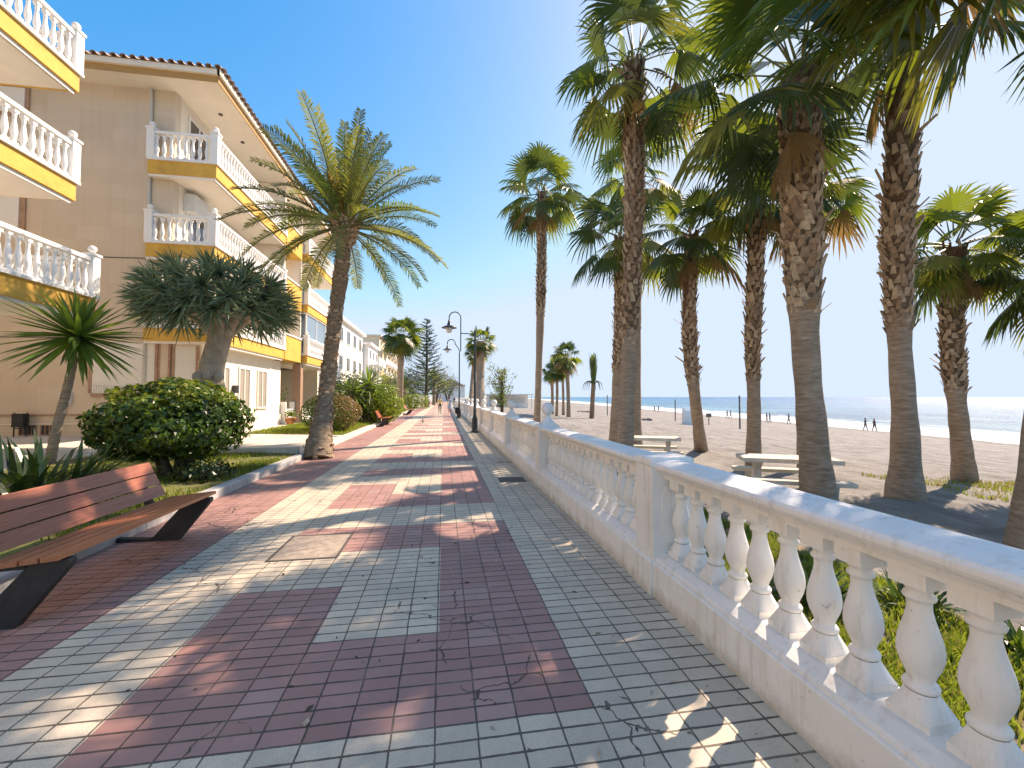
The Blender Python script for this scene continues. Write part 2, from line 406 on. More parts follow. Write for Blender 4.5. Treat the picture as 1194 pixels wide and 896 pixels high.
# ------------------------------------------------------------------ world, sun, camera
w = bpy.data.worlds.new('World'); sc.world = w; w.use_nodes = True
SUN_AZ = 61.5; SUN_EL = 42.0           # degrees from +Y towards +X ; elevation
nt = w.node_tree; bg = nt.nodes['Background']
sky = nt.nodes.new('ShaderNodeTexSky'); sky.sky_type = 'NISHITA'; sky.sun_disc = False
sky.sun_elevation = R(SUN_EL); sky.sun_rotation = R(SUN_AZ)
sky.air_density = 1.0; sky.dust_density = .8; sky.ozone_density = 2.2; sky.altitude = 0
hs = nt.nodes.new('ShaderNodeHueSaturation'); hs.inputs['Saturation'].default_value = 1.66
va = nt.nodes.new('ShaderNodeVectorMath'); va.operation = 'MULTIPLY_ADD'; va.inputs[1].default_value = (.24,.215,.17); va.inputs[2].default_value = (1,1,1)
vd = nt.nodes.new('ShaderNodeVectorMath'); vd.operation = 'DIVIDE'
nt.links.new(sky.outputs[0], va.inputs[0]); nt.links.new(sky.outputs[0], vd.inputs[0]); nt.links.new(va.outputs[0], vd.inputs[1])
nt.links.new(vd.outputs[0], hs.inputs['Color']); mn = nt.nodes.new('ShaderNodeVectorMath'); mn.operation = 'MINIMUM'; mn.inputs[1].default_value = (.95, 1.52, 2.35)
nt.links.new(hs.outputs[0], mn.inputs[0]); nt.links.new(mn.outputs[0], bg.inputs[0]); bg.inputs[1].default_value = .15
sd = bpy.data.lights.new('sun', 'SUN'); sd.energy = 2.1; sd.angle = R(.53); sd.color = (1, .99, .97)
so = bpy.data.objects.new('sun', sd); col.objects.link(so)
S = Vector((math.sin(R(SUN_AZ))*math.cos(R(SUN_EL)), math.cos(R(SUN_AZ))*math.cos(R(SUN_EL)), math.sin(R(SUN_EL))))
so.rotation_euler = S.to_track_quat('Z', 'Y').to_euler(); so.location = S*60
cd = bpy.data.cameras.new('camera'); cam = bpy.data.objects.new('camera', cd); col.objects.link(cam)
cam.location = (0,0,1.6); cam.rotation_euler = (R(90+1.77), 0, R(-9.27))
cd.sensor_width = 36; cd.lens = 490/1194*36; cd.clip_start = .05; cd.clip_end = 60000
sc.camera = cam
vs = sc.view_settings; vs.view_transform = 'Standard'; vs.look = 'None'; vs.gamma = 1; vs.use_curve_mapping = False
vs.white_balance_tint = 22; vs.exposure = 1.97
vs.use_white_balance = True; vs.white_balance_temperature = 9300
sc.cycles.max_bounces = 8; sc.cycles.transparent_max_bounces = 8; sc.cycles.use_denoising = True

# ------------------------------------------------------------------ setting
def struct(o): o['kind'] = 'structure'; return o
def grid(name, xs, ys, zf, mat):
    mb = MB(); nx = len(xs)
    mb.add([(x, y, zf(x, y)) for y in ys for x in xs],
           [(j*nx+i, j*nx+i+1, (j+1)*nx+i+1, (j+1)*nx+i) for j in range(len(ys)-1) for i in range(nx-1)], 0, True)
    return struct(mb.build(name, mat))
SEA = -3.2
def shore_x(y): return 52 + .17*y
def beach_z(x, y):
    s = min(max((x-9)/(shore_x(y)-9), 0), 1.6)
    z = -.25 - 2.95*s - max(0, s-1)*6
    if x < 3: z = -.12 - .13*max(0, (x-2))
    return z + (.05*noise.noise(Vector((x*.9, y*.9, 0))) + .035*noise.noise(Vector((x*2.6, y*2.6, 3))) if x > 3.2 and x < 60 else 0)
def frange(a, b, n): return [a+(b-a)*i/(n-1) for i in range(n)]
ysb = frange(-14, 30, 150) + frange(31, 90, 60) + [95+8*i for i in range(25)] + [320,400,520,700,1000,1500,2400,4000]
xsb = frange(1.99, 16, 70) + frange(16.4, 40, 48) + frange(41, 80, 30) + [85,95,110,130,160,220,320,480,760]
grid('beach', xsb, ysb, lambda x, y: beach_z(x, y), M['sand'])
grid('sea', [20]+[40,60,80,120,200,400,1000,3000,9000,30000], [-3000,-400,0,60,150,300,600,1500,4000,12000,40000], lambda x, y: SEA, M['sea'])
grid('ground', [-3000,-400,-60,-20,-3.6], [-60,0,40,90,200,600,4000], lambda x, y: -.08, M['ground'])
grid('promenade', [-3.53, 1.68], [-6,0,6,20,40,80,200], lambda x, y: 0, M['paving'])
grid('far_pavement', [-3.6, 2.0], [200.01, 300, 900], lambda x, y: 0, M['ground'])
def pathz(x): return .115 + max(0, min(1, (-3.8-x)/9))*.26
def lay(dz): return lambda x, y: pathz(x)+dz
grid('footpath', frange(-30,-3.7,30), frange(-8,120,40), lay(0), M['path'])
grid('garden_bed', frange(-8.0,-3.7,14), frange(-6,11.7,30), lambda x, y: pathz(x)+.012+.05*abs(noise.noise(Vector((x*.8,y*.8,2))))*min(1, (x+8)*2, (-3.7-x)*3+.05), M['lawn'])
grid('far_garden_bed', frange(-7.4,-3.85,8), frange(17.2,27,8), lay(.014), M['lawn'])
grid('far_lawn', frange(-9,-3.85,8), frange(33,62,8), lay(.014), M['lawn'])
mb = MB(); y = -6.0
while y < 11.6:
    L = .98; mb.prism([(-3.70,-.02),(-3.53,-.02),(-3.53,.115),(-3.545,.135),(-3.70,.135)], y+.006, y+L-.006); y += L
struct(mb.build('kerb', M['kerb']))
mb = MB(); y = 11.75
while y < 110:
    L = 1.48; mb.prism([(-3.70,-.02),(-3.53,-.02),(-3.53,.10),(-3.545,.122),(-3.70,.122)], y+.006, y+L-.006); y += L
struct(mb.build('kerb', M['concrete']))
# kerb across the end of the near bed and round the far beds
mb = MB(); mb.box(-8.0,-3.72,11.7,11.82,0,.30); struct(mb.build('kerb', M['concrete']))

# ------------------------------------------------------------------ balustrade along the beach
def baluster_mesh(n, seg_sq=True):
    mb = MB()
    mb.box(-.076,.076,-.076,.076,.335,.368)
    # leaf like shoulder from square to round
    q = []
    for z, r, k in ((.368,.074,1),(.412,.060,.6),(.450,.051,0)):
        for i in range(16):
            a = 2*math.pi*i/16; c_, s_ = math.cos(a), math.sin(a)
            sqr = 1/max(abs(c_), abs(s_)); rr = r*(k*sqr+(1-k)); q.append((rr*c_, rr*s_, z))
    mb.add(q, [(j*16+i, j*16+(i+1)%16, (j+1)*16+(i+1)%16, (j+1)*16+i) for j in range(2) for i in range(16)], 0, True)
    mb.lathe([(.050,.452),(.056,.458),(.058,.470),(.052,.480),(.043,.486),(.042,.497),(.049,.518),(.063,.550),(.072,.585),(.073,.612),(.068,.650),(.057,.690),(.046,.730),(.039,.765),(.039,.790),(.040,.800),(.050,.806),(.053,.815),(.049,.824),(.041,.829),(.041,.838),(.049,.852),(.058,.862)], n=n, cap=False)
    mb.box(-.066,.066,-.066,.066,.862,.935)
    return mb
BX = 1.865
bal = thing('balustrade', 'long white plastered balustrade between the tiled promenade and the beach', 'balustrade', (BX, 3.35, 0))
pier_y = [3.35 + 4.08*i for i in range(-2, 17)]
yend = pier_y[-1]
o0 = -Vector((BX, 3.35, 0))
mb = MB(); y0, y1 = pier_y[0], yend
mb.prism([(1.67,-.2),(1.67,.262),(1.678,.272),(1.69,.276),(1.69,.292),(1.70,.305),(1.725,.318),(1.76,.336),(1.97,.336),(2.01,.31),(2.04,.27),(2.04,-.4)], y0, y1)
mb.build('base_wall', M['plaster'], bal, o0)
mb = MB()
prof = [(1.785,.93),(1.785,.955),(1.765,.963),(1.757,.985),(1.735,.992),(1.728,1.0),(1.704,1.008),(1.694,1.025),(1.694,1.045),(1.706,1.062),(1.738,1.072),(1.80,1.082),(1.87,1.085),(1.94,1.08),(1.995,1.068),(2.025,1.045),(2.025,1.02),(1.99,1.0),(1.965,.985),(1.945,.93)]
rj = random.Random(77)
for a_, c_ in zip(pier_y[:-1], pier_y[1:]):
    mb = MB()
    for k in range(3):
        u0 = a_+.149+(c_-a_-.298)*k/3+(.003 if k else 0); u1 = a_+.149+(c_-a_-.298)*(k+1)/3; dx, dz = rj.uniform(-.003,.003), rj.uniform(-.002,.002)
        mb.prism([(px_+dx, pz_+dz) for px_, pz_ in prof], u0, u1)
    mb.build('top_rail', M['plaster'], bal, o0)
for i, y in enumerate(pier_y):
    mb = MB(); W = .15
    mb.box(1.652,2.055,y-W,y+W,-.2,.262)
    mb.prism([(1.652,.262),(1.664,.275),(1.676,.28),(1.676,1.03),(1.664,1.045),(1.668,1.09),(1.70,1.105),(2.02,1.105),(2.045,1.09),(2.045,1.045),(2.03,1.03),(2.03,.28),(2.055,.262)], y-W, y+W)
    # raised octagonal panel on the near and far faces
    for sgn, yy in ((-1, y-W), (1, y+W)):
        oc = [(1.79,.42),(1.93,.42),(1.965,.50),(1.965,.79),(1.93,.87),(1.79,.87),(1.755,.79),(1.755,.50)]
        mb.prism(oc, min(yy, yy+sgn*.014), max(yy, yy+sgn*.014))
    p = mb.build('pier', M['plaster'], bal, o0)
    if i >= 3:
        f = MB()
        f.box(BX-.13,BX+.13,y-.13,y+.13,1.105,1.135)
        f.lathe([(.13,1.135),(.12,1.15),(.09,1.185),(.065,1.225),(.05,1.255),(.058,1.265),(.058,1.275)], (BX,y,0), 16)
        f.ball((BX,y,1.385), .115, 12)
        f.build('finial', M['plaster'], p)
bm0 = baluster_mesh(20).build('baluster', M['plaster'], bal); first = True; nb = 0
ys_all = []
for a, b_ in zip(pier_y[:-1], pier_y[1:]):
    n_ = 18; s0 = a+.15; L = b_-.15-s0
    ys_all += [s0 + L*(k+.5)/n_ for k in range(n_)]
ys_vis = [y for y in ys_all if y > .2][:100]; rest = [y for y in ys_all if y not in ys_vis]
for y in ys_vis:
    if first: o = bm0; first = False
    else: o = link_copy(bm0, bal)
    o.location = (rj.uniform(-.004,.004), y-3.35+rj.uniform(-.004,.004), 0); o.rotation_euler = (rj.gauss(0,.006), rj.gauss(0,.006), rj.gauss(0,.03))
far = MB(); lowb = baluster_mesh(8)
for y in rest:
    far.add([(v[0]+BX, v[1]+y, v[2]) for v in lowb.v], lowb.f, 0)
tag(far.build('baluster', M['plaster'], bal, o0), kind='stuff')

# ------------------------------------------------------------------ covers in the paving
def flush_cover(name, label, x0, x1, y0, y1, mat, slots=False):
    t = thing(name, label, 'cover', ((x0+x1)/2, (y0+y1)/2, 0))
    a, b_ = (x1-x0)/2, (y1-y0)/2
    mb = MB()
    for q in ((-a,a,-b_,-b_+.025),(-a,a,b_-.025,b_),(-a,-a+.025,-b_+.025,b_-.025),(a-.025,a,-b_+.025,b_-.025)): mb.box(*q, -.02, .007)
    mb.build('frame', M['grate'], t)
    mb = MB()
    if slots:
        n_ = 14
        for k in range(n_):
            u = -a+.03+(2*a-.06)*k/n_; mb.box(u, u+(2*a-.06)/n_*.55, -b_+.026, b_-.026, -.02, .005)
        mb.box(-a+.026, a-.026, -b_+.026, b_-.026, -.03, .0015)
    else: mb.box(-a+.028, a-.028, -b_+.028, b_-.028, -.02, .006)
    mb.build('grating' if slots else 'lid', mat, t)
flush_cover('manhole_cover', 'rusty square manhole cover set in the red and white promenade tiles', -1.70,-1.03,4.45,5.22, M['iron'])
flush_cover('drain_cover', 'dark drain grating in the beige tile strip beside the balustrade', 1.06,1.56,7.85,8.3, M['grate'], True)

# ------------------------------------------------------------------ palms
def spline(pts, n):
    pts = [Vector(p) for p in pts]; P_ = [pts[0]*2-pts[1]] + pts + [pts[-1]*2-pts[-2]]
    out = []
    segs = len(pts)-1
    for i in range(n+1):
        u = i/n*segs; k = min(int(u), segs-1); t = u-k
        a, b_, c, d = P_[k:k+4]
        out.append(.5*((2*b_)+(c-a)*t+(2*a-5*b_+4*c-d)*t*t+(-a+3*b_-3*c+d)*t**3))
    return out

def fan_leaf(mb, base, az, el, Lp, Lb, rr, nseg=34, mi=0, droop=1.0, amax=2.05, pet=True, low=False):
    d = Vector((math.cos(az)*math.cos(el), math.sin(az)*math.cos(el), math.sin(el)))
    pts = [Vector(base)]; n_ = 5; dirv = d.copy()
    for i in range(n_):
        dirv = (dirv + Vector((0,0,-1))*(.10*droop*(1.2-abs(dirv.z)*.8))).normalized()
        pts.append(pts[-1]+dirv*(Lp/n_))
    if pet: mb.tube(pts, [.022,.019,.016,.014,.012,.010], 4, 5, False)
    hub = pts[-1]; e = (dirv + Vector((0,0,-1))*.18*droop).normalized()
    s = e.cross(UP)
    if s.length < .05: s = Vector((math.sin(az), -math.cos(az), 0))
    s.normalize(); nrm = s.cross(e)
    if nrm.z < 0: nrm = -nrm
    roll = rr.gauss(0, .35); s, nrm = s*math.cos(roll)+nrm*math.sin(roll), nrm*math.cos(roll)-s*math.sin(roll)
    fold = rr.uniform(.15, .55); G_ = Vector((0,0,-1))
    bend = rr.uniform(.5, 1.15)*droop
    da = 2*amax/nseg; inner = rr.uniform(.46, .60)
    for j in range(nseg):
        a = -amax + (j+.5)*da
        L = Lb*(.80+.20*math.cos(a*.75))*rr.uniform(.9, 1.06)
        def pt(r, aa, lift=0):
            dd = e*math.cos(aa)+s*math.sin(aa)-nrm*abs(math.sin(aa))*fold*.6
            q = hub + dd*r*L + nrm*lift
            k = max(0, r-.25)
            return q + G_*(bend*Lb*k*k*.75)
        r1, r2 = inner, .5+inner*.5
        ple = .018*(1 if j % 2 else -1)
        l_ = pt(r1, a-da*.5); r_ = pt(r1, a+da*.5)
        wv = da*.20
        aj = a + rr.gauss(0, .02)
        l2 = pt(r2, aj-wv, ple); r2_ = pt(r2, aj+wv, -ple); tip = pt(1.0, aj+rr.gauss(0,.03)); tip = tip+G_*(Lb*.10*rr.random()*droop)
        if low: mb.add([hub, l_, r_, tip], [(0,1,2), (1,3,2)], mi)
        else: mb.add([hub, l_, r_, r2_, l2, tip], [(0,1,2), (1,4,3,2), (4,5,3)], mi)

FANM = [M['fan1'], M['fan2'], M['fan3'], M['fandead'], M['boot'], M['petiole']]
def fan_palm(label, pts, r_mid, r_base, R_leaf, n_leaf=44, boots=(.45, 1.0), seed=1, group=None, low=False, skirt=2, elmin=-36, r_top=None, dk=1.0, az_bias=None, nseg=34, flare=1.3, extra=(), gap=None):
    rr = random.Random(seed)
    base = Vector(pts[0]); top = Vector(pts[-1])
    t = thing('fan_palm', label, 'palm tree', base, 0, group)
    n_ = 26 if not low else 9
    sp = spline([Vector(p)-base for p in pts], n_)
    sp[0].z -= .15
    H_ = sp[-1].z
    r_top = r_top or r_mid*1.0
    rad = []
    for i in range(n_+1):
        u = i/n_; z = u*H_
        rad.append((r_mid + (r_top-r_mid)*max(0, min(1, (u-.38)/.25)) + (r_base-r_mid)*math.exp(-z/flare*1.6))*(1+.035*math.sin(i*1.7+seed)+.02*rr.uniform(-1,1)))
    mb = MB(); ns_ = 16 if not low else 7; mb.tube(sp, rad, ns_)
    if boots and not low:
        for fi in range(n_*ns_):
            if (fi//ns_+.5)/n_ > boots[0]+.035: mb.m[fi] = 1
    mb.build('trunk', [M['bark'], M['bark_boot']], t)
    # leaf bases left on the trunk
    if boots and not low:
        mb = MB(); b0, b1 = boots
        z = b0*H_; k = 0; step = .022 if not low else .09
        while z < b1*H_:
            u = z/H_; i = min(int(u*n_), n_-1); f = u*n_-i
            c = sp[i].lerp(sp[i+1], f); rd = rad[i]*(1-f)+rad[i+1]*f
            a = k*2.399963; o_ = Vector((math.cos(a), math.sin(a), 0)); s_ = Vector((-math.sin(a), math.cos(a), 0))
            young = (u-b0)/(max(b1-b0, .01))
            Lb = rr.uniform(.11, .22)*min(1, .55+young*5)*(1.6 if rr.random() < .08 else 1); W = rr.uniform(.036, .066)*(1.0+.5*(r_mid > .17))
            out = rr.uniform(.10, .42)*(1 if rr.random() > .10 else 2.8)
            side = rr.gauss(0, .25)
            p0 = c + o_*(rd*.93); p1 = p0 + o_*(Lb*out) + UP*Lb*.95 + s_*side*Lb
            th = o_*.012
            vsx = [p0+s_*W, p0-s_*W, p1-s_*W*.56, p1+s_*W*.56, p0+s_*W+th, p0-s_*W+th, p1-s_*W*.56+th, p1+s_*W*.56+th]
            mb.add(vsx, [(4,5,6,7),(0,3,2,1),(0,4,7,3),(1,2,6,5),(2,3,7,6)], (2 if rr.random() < young*1.0-.5 else 0 if rr.random() < .55 else 1))
            z += step*.5*(.8+.4*rr.random())*(.22/max(r_mid,.12))**.5; k += 1
        mb.build('leaf_bases', [M['boot'], M['boot2'], M['boot3']], t)
    mb = MB(); c = sp[-1]
    for i in range(n_leaf):
        u = (i+.5)/n_leaf
        el = R(84 - (84-elmin)*(u**.85)) + rr.gauss(0, .09); az = i*2.399963 + rr.gauss(0, .2) + seed
        sc_ = rr.uniform(.85, 1.08)
        if gap and (az-gap[0]) % 6.2832 < gap[1]-gap[0] and el < gap[2]: continue
        b_ = c + Vector((0,0, .30-.55*u)) + Vector((math.cos(az), math.sin(az), 0))*rad[-1]*.6
        q = rr.random()
        if u > .84: mi = 3 if q < .16 else 2 if q < .50 else 1
        elif u > .55: mi = 2 if q < .20 else 1 if q < .6 else 0
        else: mi = 1 if q < .45 else 0 if q < .95 else 2
        fan_leaf(mb, b_, az, el, R_leaf*.50*sc_*(1.05-.3*(u < .2)), R_leaf*.55*sc_, rr, nseg, mi, droop=(.62+.5*u)*dk, low=low)
    for (az, el, k_) in extra:
        fan_leaf(mb, c+Vector((math.cos(az), math.sin(az), 0))*rad[-1]*.6, az, el, R_leaf*.55*k_, R_leaf*.6*k_, rr, nseg, rr.choice((0,1,2)), droop=.9, low=low)
    for i in range(skirt):
        az = rr.uniform(0, 6.28); b_ = c + Vector((math.cos(az), math.sin(az), 0))*rad[-1]*.8 + Vector((0,0,-.35-.3*rr.random()))
        fan_leaf(mb, b_, az, R(-60-15*rr.random()), R_leaf*.22, R_leaf*.36, rr, max(12, nseg//2), 3, 1.3, 1.0, low=low)
    mb.build('crown', FANM, t)
    return t

BP = 'beach fan palms'
# A: slim palm standing alone left of the pair
fan_palm('slim tall fan palm standing alone, leftmost of the tall palms beyond the balustrade', [(3.96, 17.65, 0.03), (4.02, 17.56, 2.45), (4.11, 17.42, 6.49), (4.13, 17.30, 10.34)], .14, .22, 1.95, 24, (.55, 1.0), 11, BP, nseg=30, r_top=.19)
# B tall
fan_palm('tallest fan palm, its stubbly trunk rising straight behind the second balustrade bay', [(4.07, 9.13, -0.30), (4.14, 9.07, 1.27), (4.26, 8.94, 4.79), (4.28, 8.86, 7.14), (4.27, 8.80, 9.20)], .17, .29, 1.9, 22, (.36, 1.0), 12, BP, skirt=2, elmin=-40, r_top=.20)
# B2 just left and behind B
fan_palm('lower fan palm close behind the left side of the tallest trunk', [(5.89, 13.90, -0.39), (5.97, 13.80, 2.29), (6.07, 13.70, 4.97), (6.06, 13.64, 7.11)], 0.17, .28, 1.9, 19, (.35, 1.0), 13, BP, r_top=.21)
# B3 hidden behind the tall trunk, crown between the other two
fan_palm('fan palm directly behind the tallest trunk, its crown at mid height', [(7.14, 14.91, -0.23), (7.15, 14.79, 3.64), (7.13, 14.69, 6.86), (7.09, 14.60, 9.92)], 0.17, .28, 2.0, 18, (.5, 1.0), 14, BP, r_top=.2)
# C leaning
fan_palm('fan palm with a curved trunk leaning left over the sand, near the picnic table', [(8.99, 13.61, -0.30), (6.81, 10.55, 1.44), (6.52, 10.34, 3.29), (6.50, 10.16, 5.90)], 0.135, .27, 1.45, 19, (.42, 1.0), 15, BP, r_top=.165)
# D
fan_palm('straight fan palm rising behind the picnic table next to the thick trunk', [(8.00, 9.89, -0.28), (7.73, 9.49, 1.24), (7.70, 9.45, 2.97), (7.76, 9.38, 4.91), (7.77, 9.31, 6.97)], 0.15, .215, 1.9, 20, (.36, 1.0), 16, BP, r_top=.18)
# E big
fan_palm('thick fan palm close behind the balustrade with a huge overhanging crown', [(6.32, 6.27, -0.25), (5.98, 6.04, 1.08), (5.86, 6.01, 2.49), (5.81, 5.97, 3.90), (5.78, 5.94, 5.30), (5.74, 5.89, 6.88)], .18, .275, 2.2, 27, (.46, .97), 17, BP, skirt=1, elmin=-16, dk=.85, r_top=.27, flare=2.0, nseg=44, gap=(-1.9,.25,.75))
# E2 behind E
fan_palm('fan palm almost hidden behind the thick trunk, only its lower trunk edge showing', [(9.34, 9.68, -0.24), (9.26, 9.61, 2.57), (9.35, 9.51, 5.26), (9.43, 9.44, 6.94)], .14, .18, 1.4, 18, (.4, 1.0), 18, BP)
# F
fan_palm('fan palm with a smooth lower trunk and a ringed foot, right of the thick palm', [(8.42, 6.55, -0.25), (8.13, 6.29, 1.04), (8.03, 6.26, 2.57), (7.99, 6.22, 4.25), (8.05, 6.16, 5.78), (8.08, 6.08, 8.26)], .16, .305, 2.0, 24, (.42, .97), 19, BP, skirt=1, elmin=-8, dk=.7, r_top=.225, flare=1.8, nseg=40, gap=(-.5,1.3,.95))
# G
fan_palm('short fan palm at far right with a shaggy trunk above a bare foot', [(12.77, 8.55, -0.27), (11.72, 7.93, 1.27), (11.58, 7.90, 2.85), (11.63, 7.83, 5.03)], .16, .245, 1.42, 24, (.42, 1.0), 20, BP, r_top=.20, elmin=-35)
# H right edge, foot in the corner of the frame
fan_palm('fan palm cut by the right edge with fronds hanging from the top corner', [(6.79, 3.92, -0.22), (6.92, 3.86, 1.03), (7.11, 3.76, 3.23), (7.12, 3.68, 5.63), (6.99, 3.67, 6.68)], .17, .25, 1.8, 24, (.62, 1.0), 21, BP, skirt=0, elmin=0, dk=.9, gap=(.3,2.2,.9), extra=((2.7,.25,1.25),(3.05,.05,1.3),(3.3,.32,1.35),(3.0,-.32,1.1),(2.85,.5,1.4),(3.45,-.15,1.1)))
# I off to the right, fronds reaching into the frame
fan_palm('low fan palm beyond the right edge, only frond tips reaching into view', [(14.21, 7.33, -0.27), (12.80, 6.61, 2.18), (12.72, 6.56, 4.37)], .22, .34, 1.55, 22, (.4, 1.0), 22, BP, elmin=-45)

FP = 'distant beach palms'
def small_palm(label, foot, top, r, Rl, seed, n_leaf=24, boots=None, **k):
    f = Vector(foot); t_ = Vector(top); mid = f.lerp(t_, .5) + Vector((.06, 0, 0))
    return fan_palm(label, [f, mid, t_], r, r*1.35, Rl, n_leaf, boots, seed, FP, low=True, skirt=4, nseg=16, **k)
small_palm('distant palm, tallest of the small clump far down the beach', (12.63, 41.48, -0.40), (12.08, 40.48, 5.64), .20, 1.75, 31)
small_palm('distant palm with a thin bare trunk in the small clump down the beach', (11.94, 43.59, -0.40), (11.42, 41.63, 4.51), .15, 1.4, 32)
small_palm('distant palm with a low crown in the small clump, just left of its tallest', (13.93, 47.84, -0.40), (12.49, 43.47, 5.19), .15, 1.6, 33)
small_palm('distant palm leftmost in the small clump, crown mostly dry', (13.31, 50.60, -0.40), (11.92, 45.61, 4.39), .18, 1.2, 34)
# tied-up palm like a shaving brush
def tied_palm():
    rr = random.Random(35); base = Vector((14.96, 41.10, -0.40)); top = Vector((14.45, 39.16, 3.03)); H_ = top.z-base.z; dx = top-base
    t = thing('tied_palm', 'distant young palm with its leaves tied upright in a bundle', 'palm tree', base)
    mb = MB(); mb.tube([Vector((0,0,-.1)), dx*.5, dx], [.26,.22,.20], 8); mb.build('trunk', M['bark_date'], t)
    mb = MB()
    for i in range(150):
        a = rr.uniform(0, 6.28); r1 = rr.uniform(.05,.22); r2 = rr.uniform(.15,.48); h0 = rr.uniform(-.3,.3); L = rr.uniform(1.6,2.7)
        p0 = dx + Vector((r1*math.cos(a), r1*math.sin(a), h0)); p1 = dx + Vector((r2*math.cos(a), r2*math.sin(a), h0+L))
        s_ = Vector((-math.sin(a), math.cos(a), 0))*.05; mb.add([p0-s_, p0+s_, p1+s_*.7, p1-s_*.7], [(0,1,2,3)], i % 2)
    for i in range(8):
        a = rr.uniform(0, 6.28); o_ = Vector((math.cos(a), math.sin(a), 0)); p0 = dx+o_*.15+Vector((0,0,-.1))
        mb.tube([p0, p0+o_*.45+Vector((0,0,.25)), p0+o_*.85, p0+o_*1.1+Vector((0,0,-.7))], [.05,.045,.04,.01], 4, 0)
    mb.build('crown', [M['date2'], M['date1']], t)
tied_palm()
# pair by the promenade beyond the lamp posts
fan_palm('fan palm beyond the lamp posts with a thick shaggy trunk, crown drooping', [(2.90, 34.18, -0.20), (3.11, 35.93, 3.30), (3.17, 35.83, 6.38)], .36, .46, 1.35, 30, (.1, 1.0), 41, 'promenade fan palms', low=True, nseg=16, skirt=10)
fan_palm('shorter fan palm leaning on the shaggy palm beyond the lamp posts', [(2.21, 34.29, -0.20), (2.67, 38.03, 3.39), (2.97, 37.91, 5.56)], .26, .36, 1.1, 24, (.1, 1.0), 42, 'promenade fan palms', low=True, nseg=16, skirt=8)
# left side palm on the lawn
fan_palm('fan palm on the left lawn with dry brown lower leaves, in front of the pine', [(-4.91, 49.34, 0.15), (-4.64, 47.32, 3.77), (-4.57, 47.16, 8.46)], .36, .46, 2.5, 46, (.0, 1.0), 43, 'promenade fan palms', low=True, nseg=20, skirt=22, elmin=-60)

# ------------------------------------------------------------------ feather palms
def frond(mb, base, az, el, L, rr, mi=0, nl=46, bend=1.0, wl=.02, ll=.42, rach=3):
    d = Vector((math.cos(az)*math.cos(el), math.sin(az)*math.cos(el), math.sin(el)))
    n_ = 12; pts = [Vector(base)]
    for i in range(n_):
        d = (d + Vector((0,0,-1))*(.105*bend*(.35+1.3*i/n_))).normalized(); pts.append(pts[-1]+d*(L/n_))
    mb.tube(pts, [.032*(1-.85*i/n_)+.004 for i in range(n_+1)], 4, rach, False)
    tw = rr.gauss(0, .25)
    for j in range(nl):
        u = .16 + .84*(j+.5)/nl; k = min(int(u*n_), n_-1); f = u*n_-k
        p = pts[k].lerp(pts[k+1], f); t = (pts[k+1]-pts[k]).normalized()
        s = t.cross(UP)
        if s.length < .1: s = Vector((math.sin(az), -math.cos(az), 0))
        s.normalize(); up = s.cross(t)
        s, up = s*math.cos(tw)+up*math.sin(tw), up*math.cos(tw)-s*math.sin(tw)
        for sg in (-1, 1):
            l_ = ll*math.sin(math.pi*(.12+.80*u))**.7*rr.uniform(.85,1.12)
            dd = (s*sg*rr.uniform(.75,.95) + t*rr.uniform(.55,.8) + up*rr.uniform(.15,.5)).normalized()
            q1 = p + dd*l_*.55; q2 = p + dd*l_ + Vector((0,0,-1))*l_*rr.uniform(.12,.3)
            wv = t*wl
            mb.add([p-wv*.5, p+wv*.5, q1+wv*.8, q1-wv*.8, q2], [(0,1,2,3),(3,2,4)], mi)
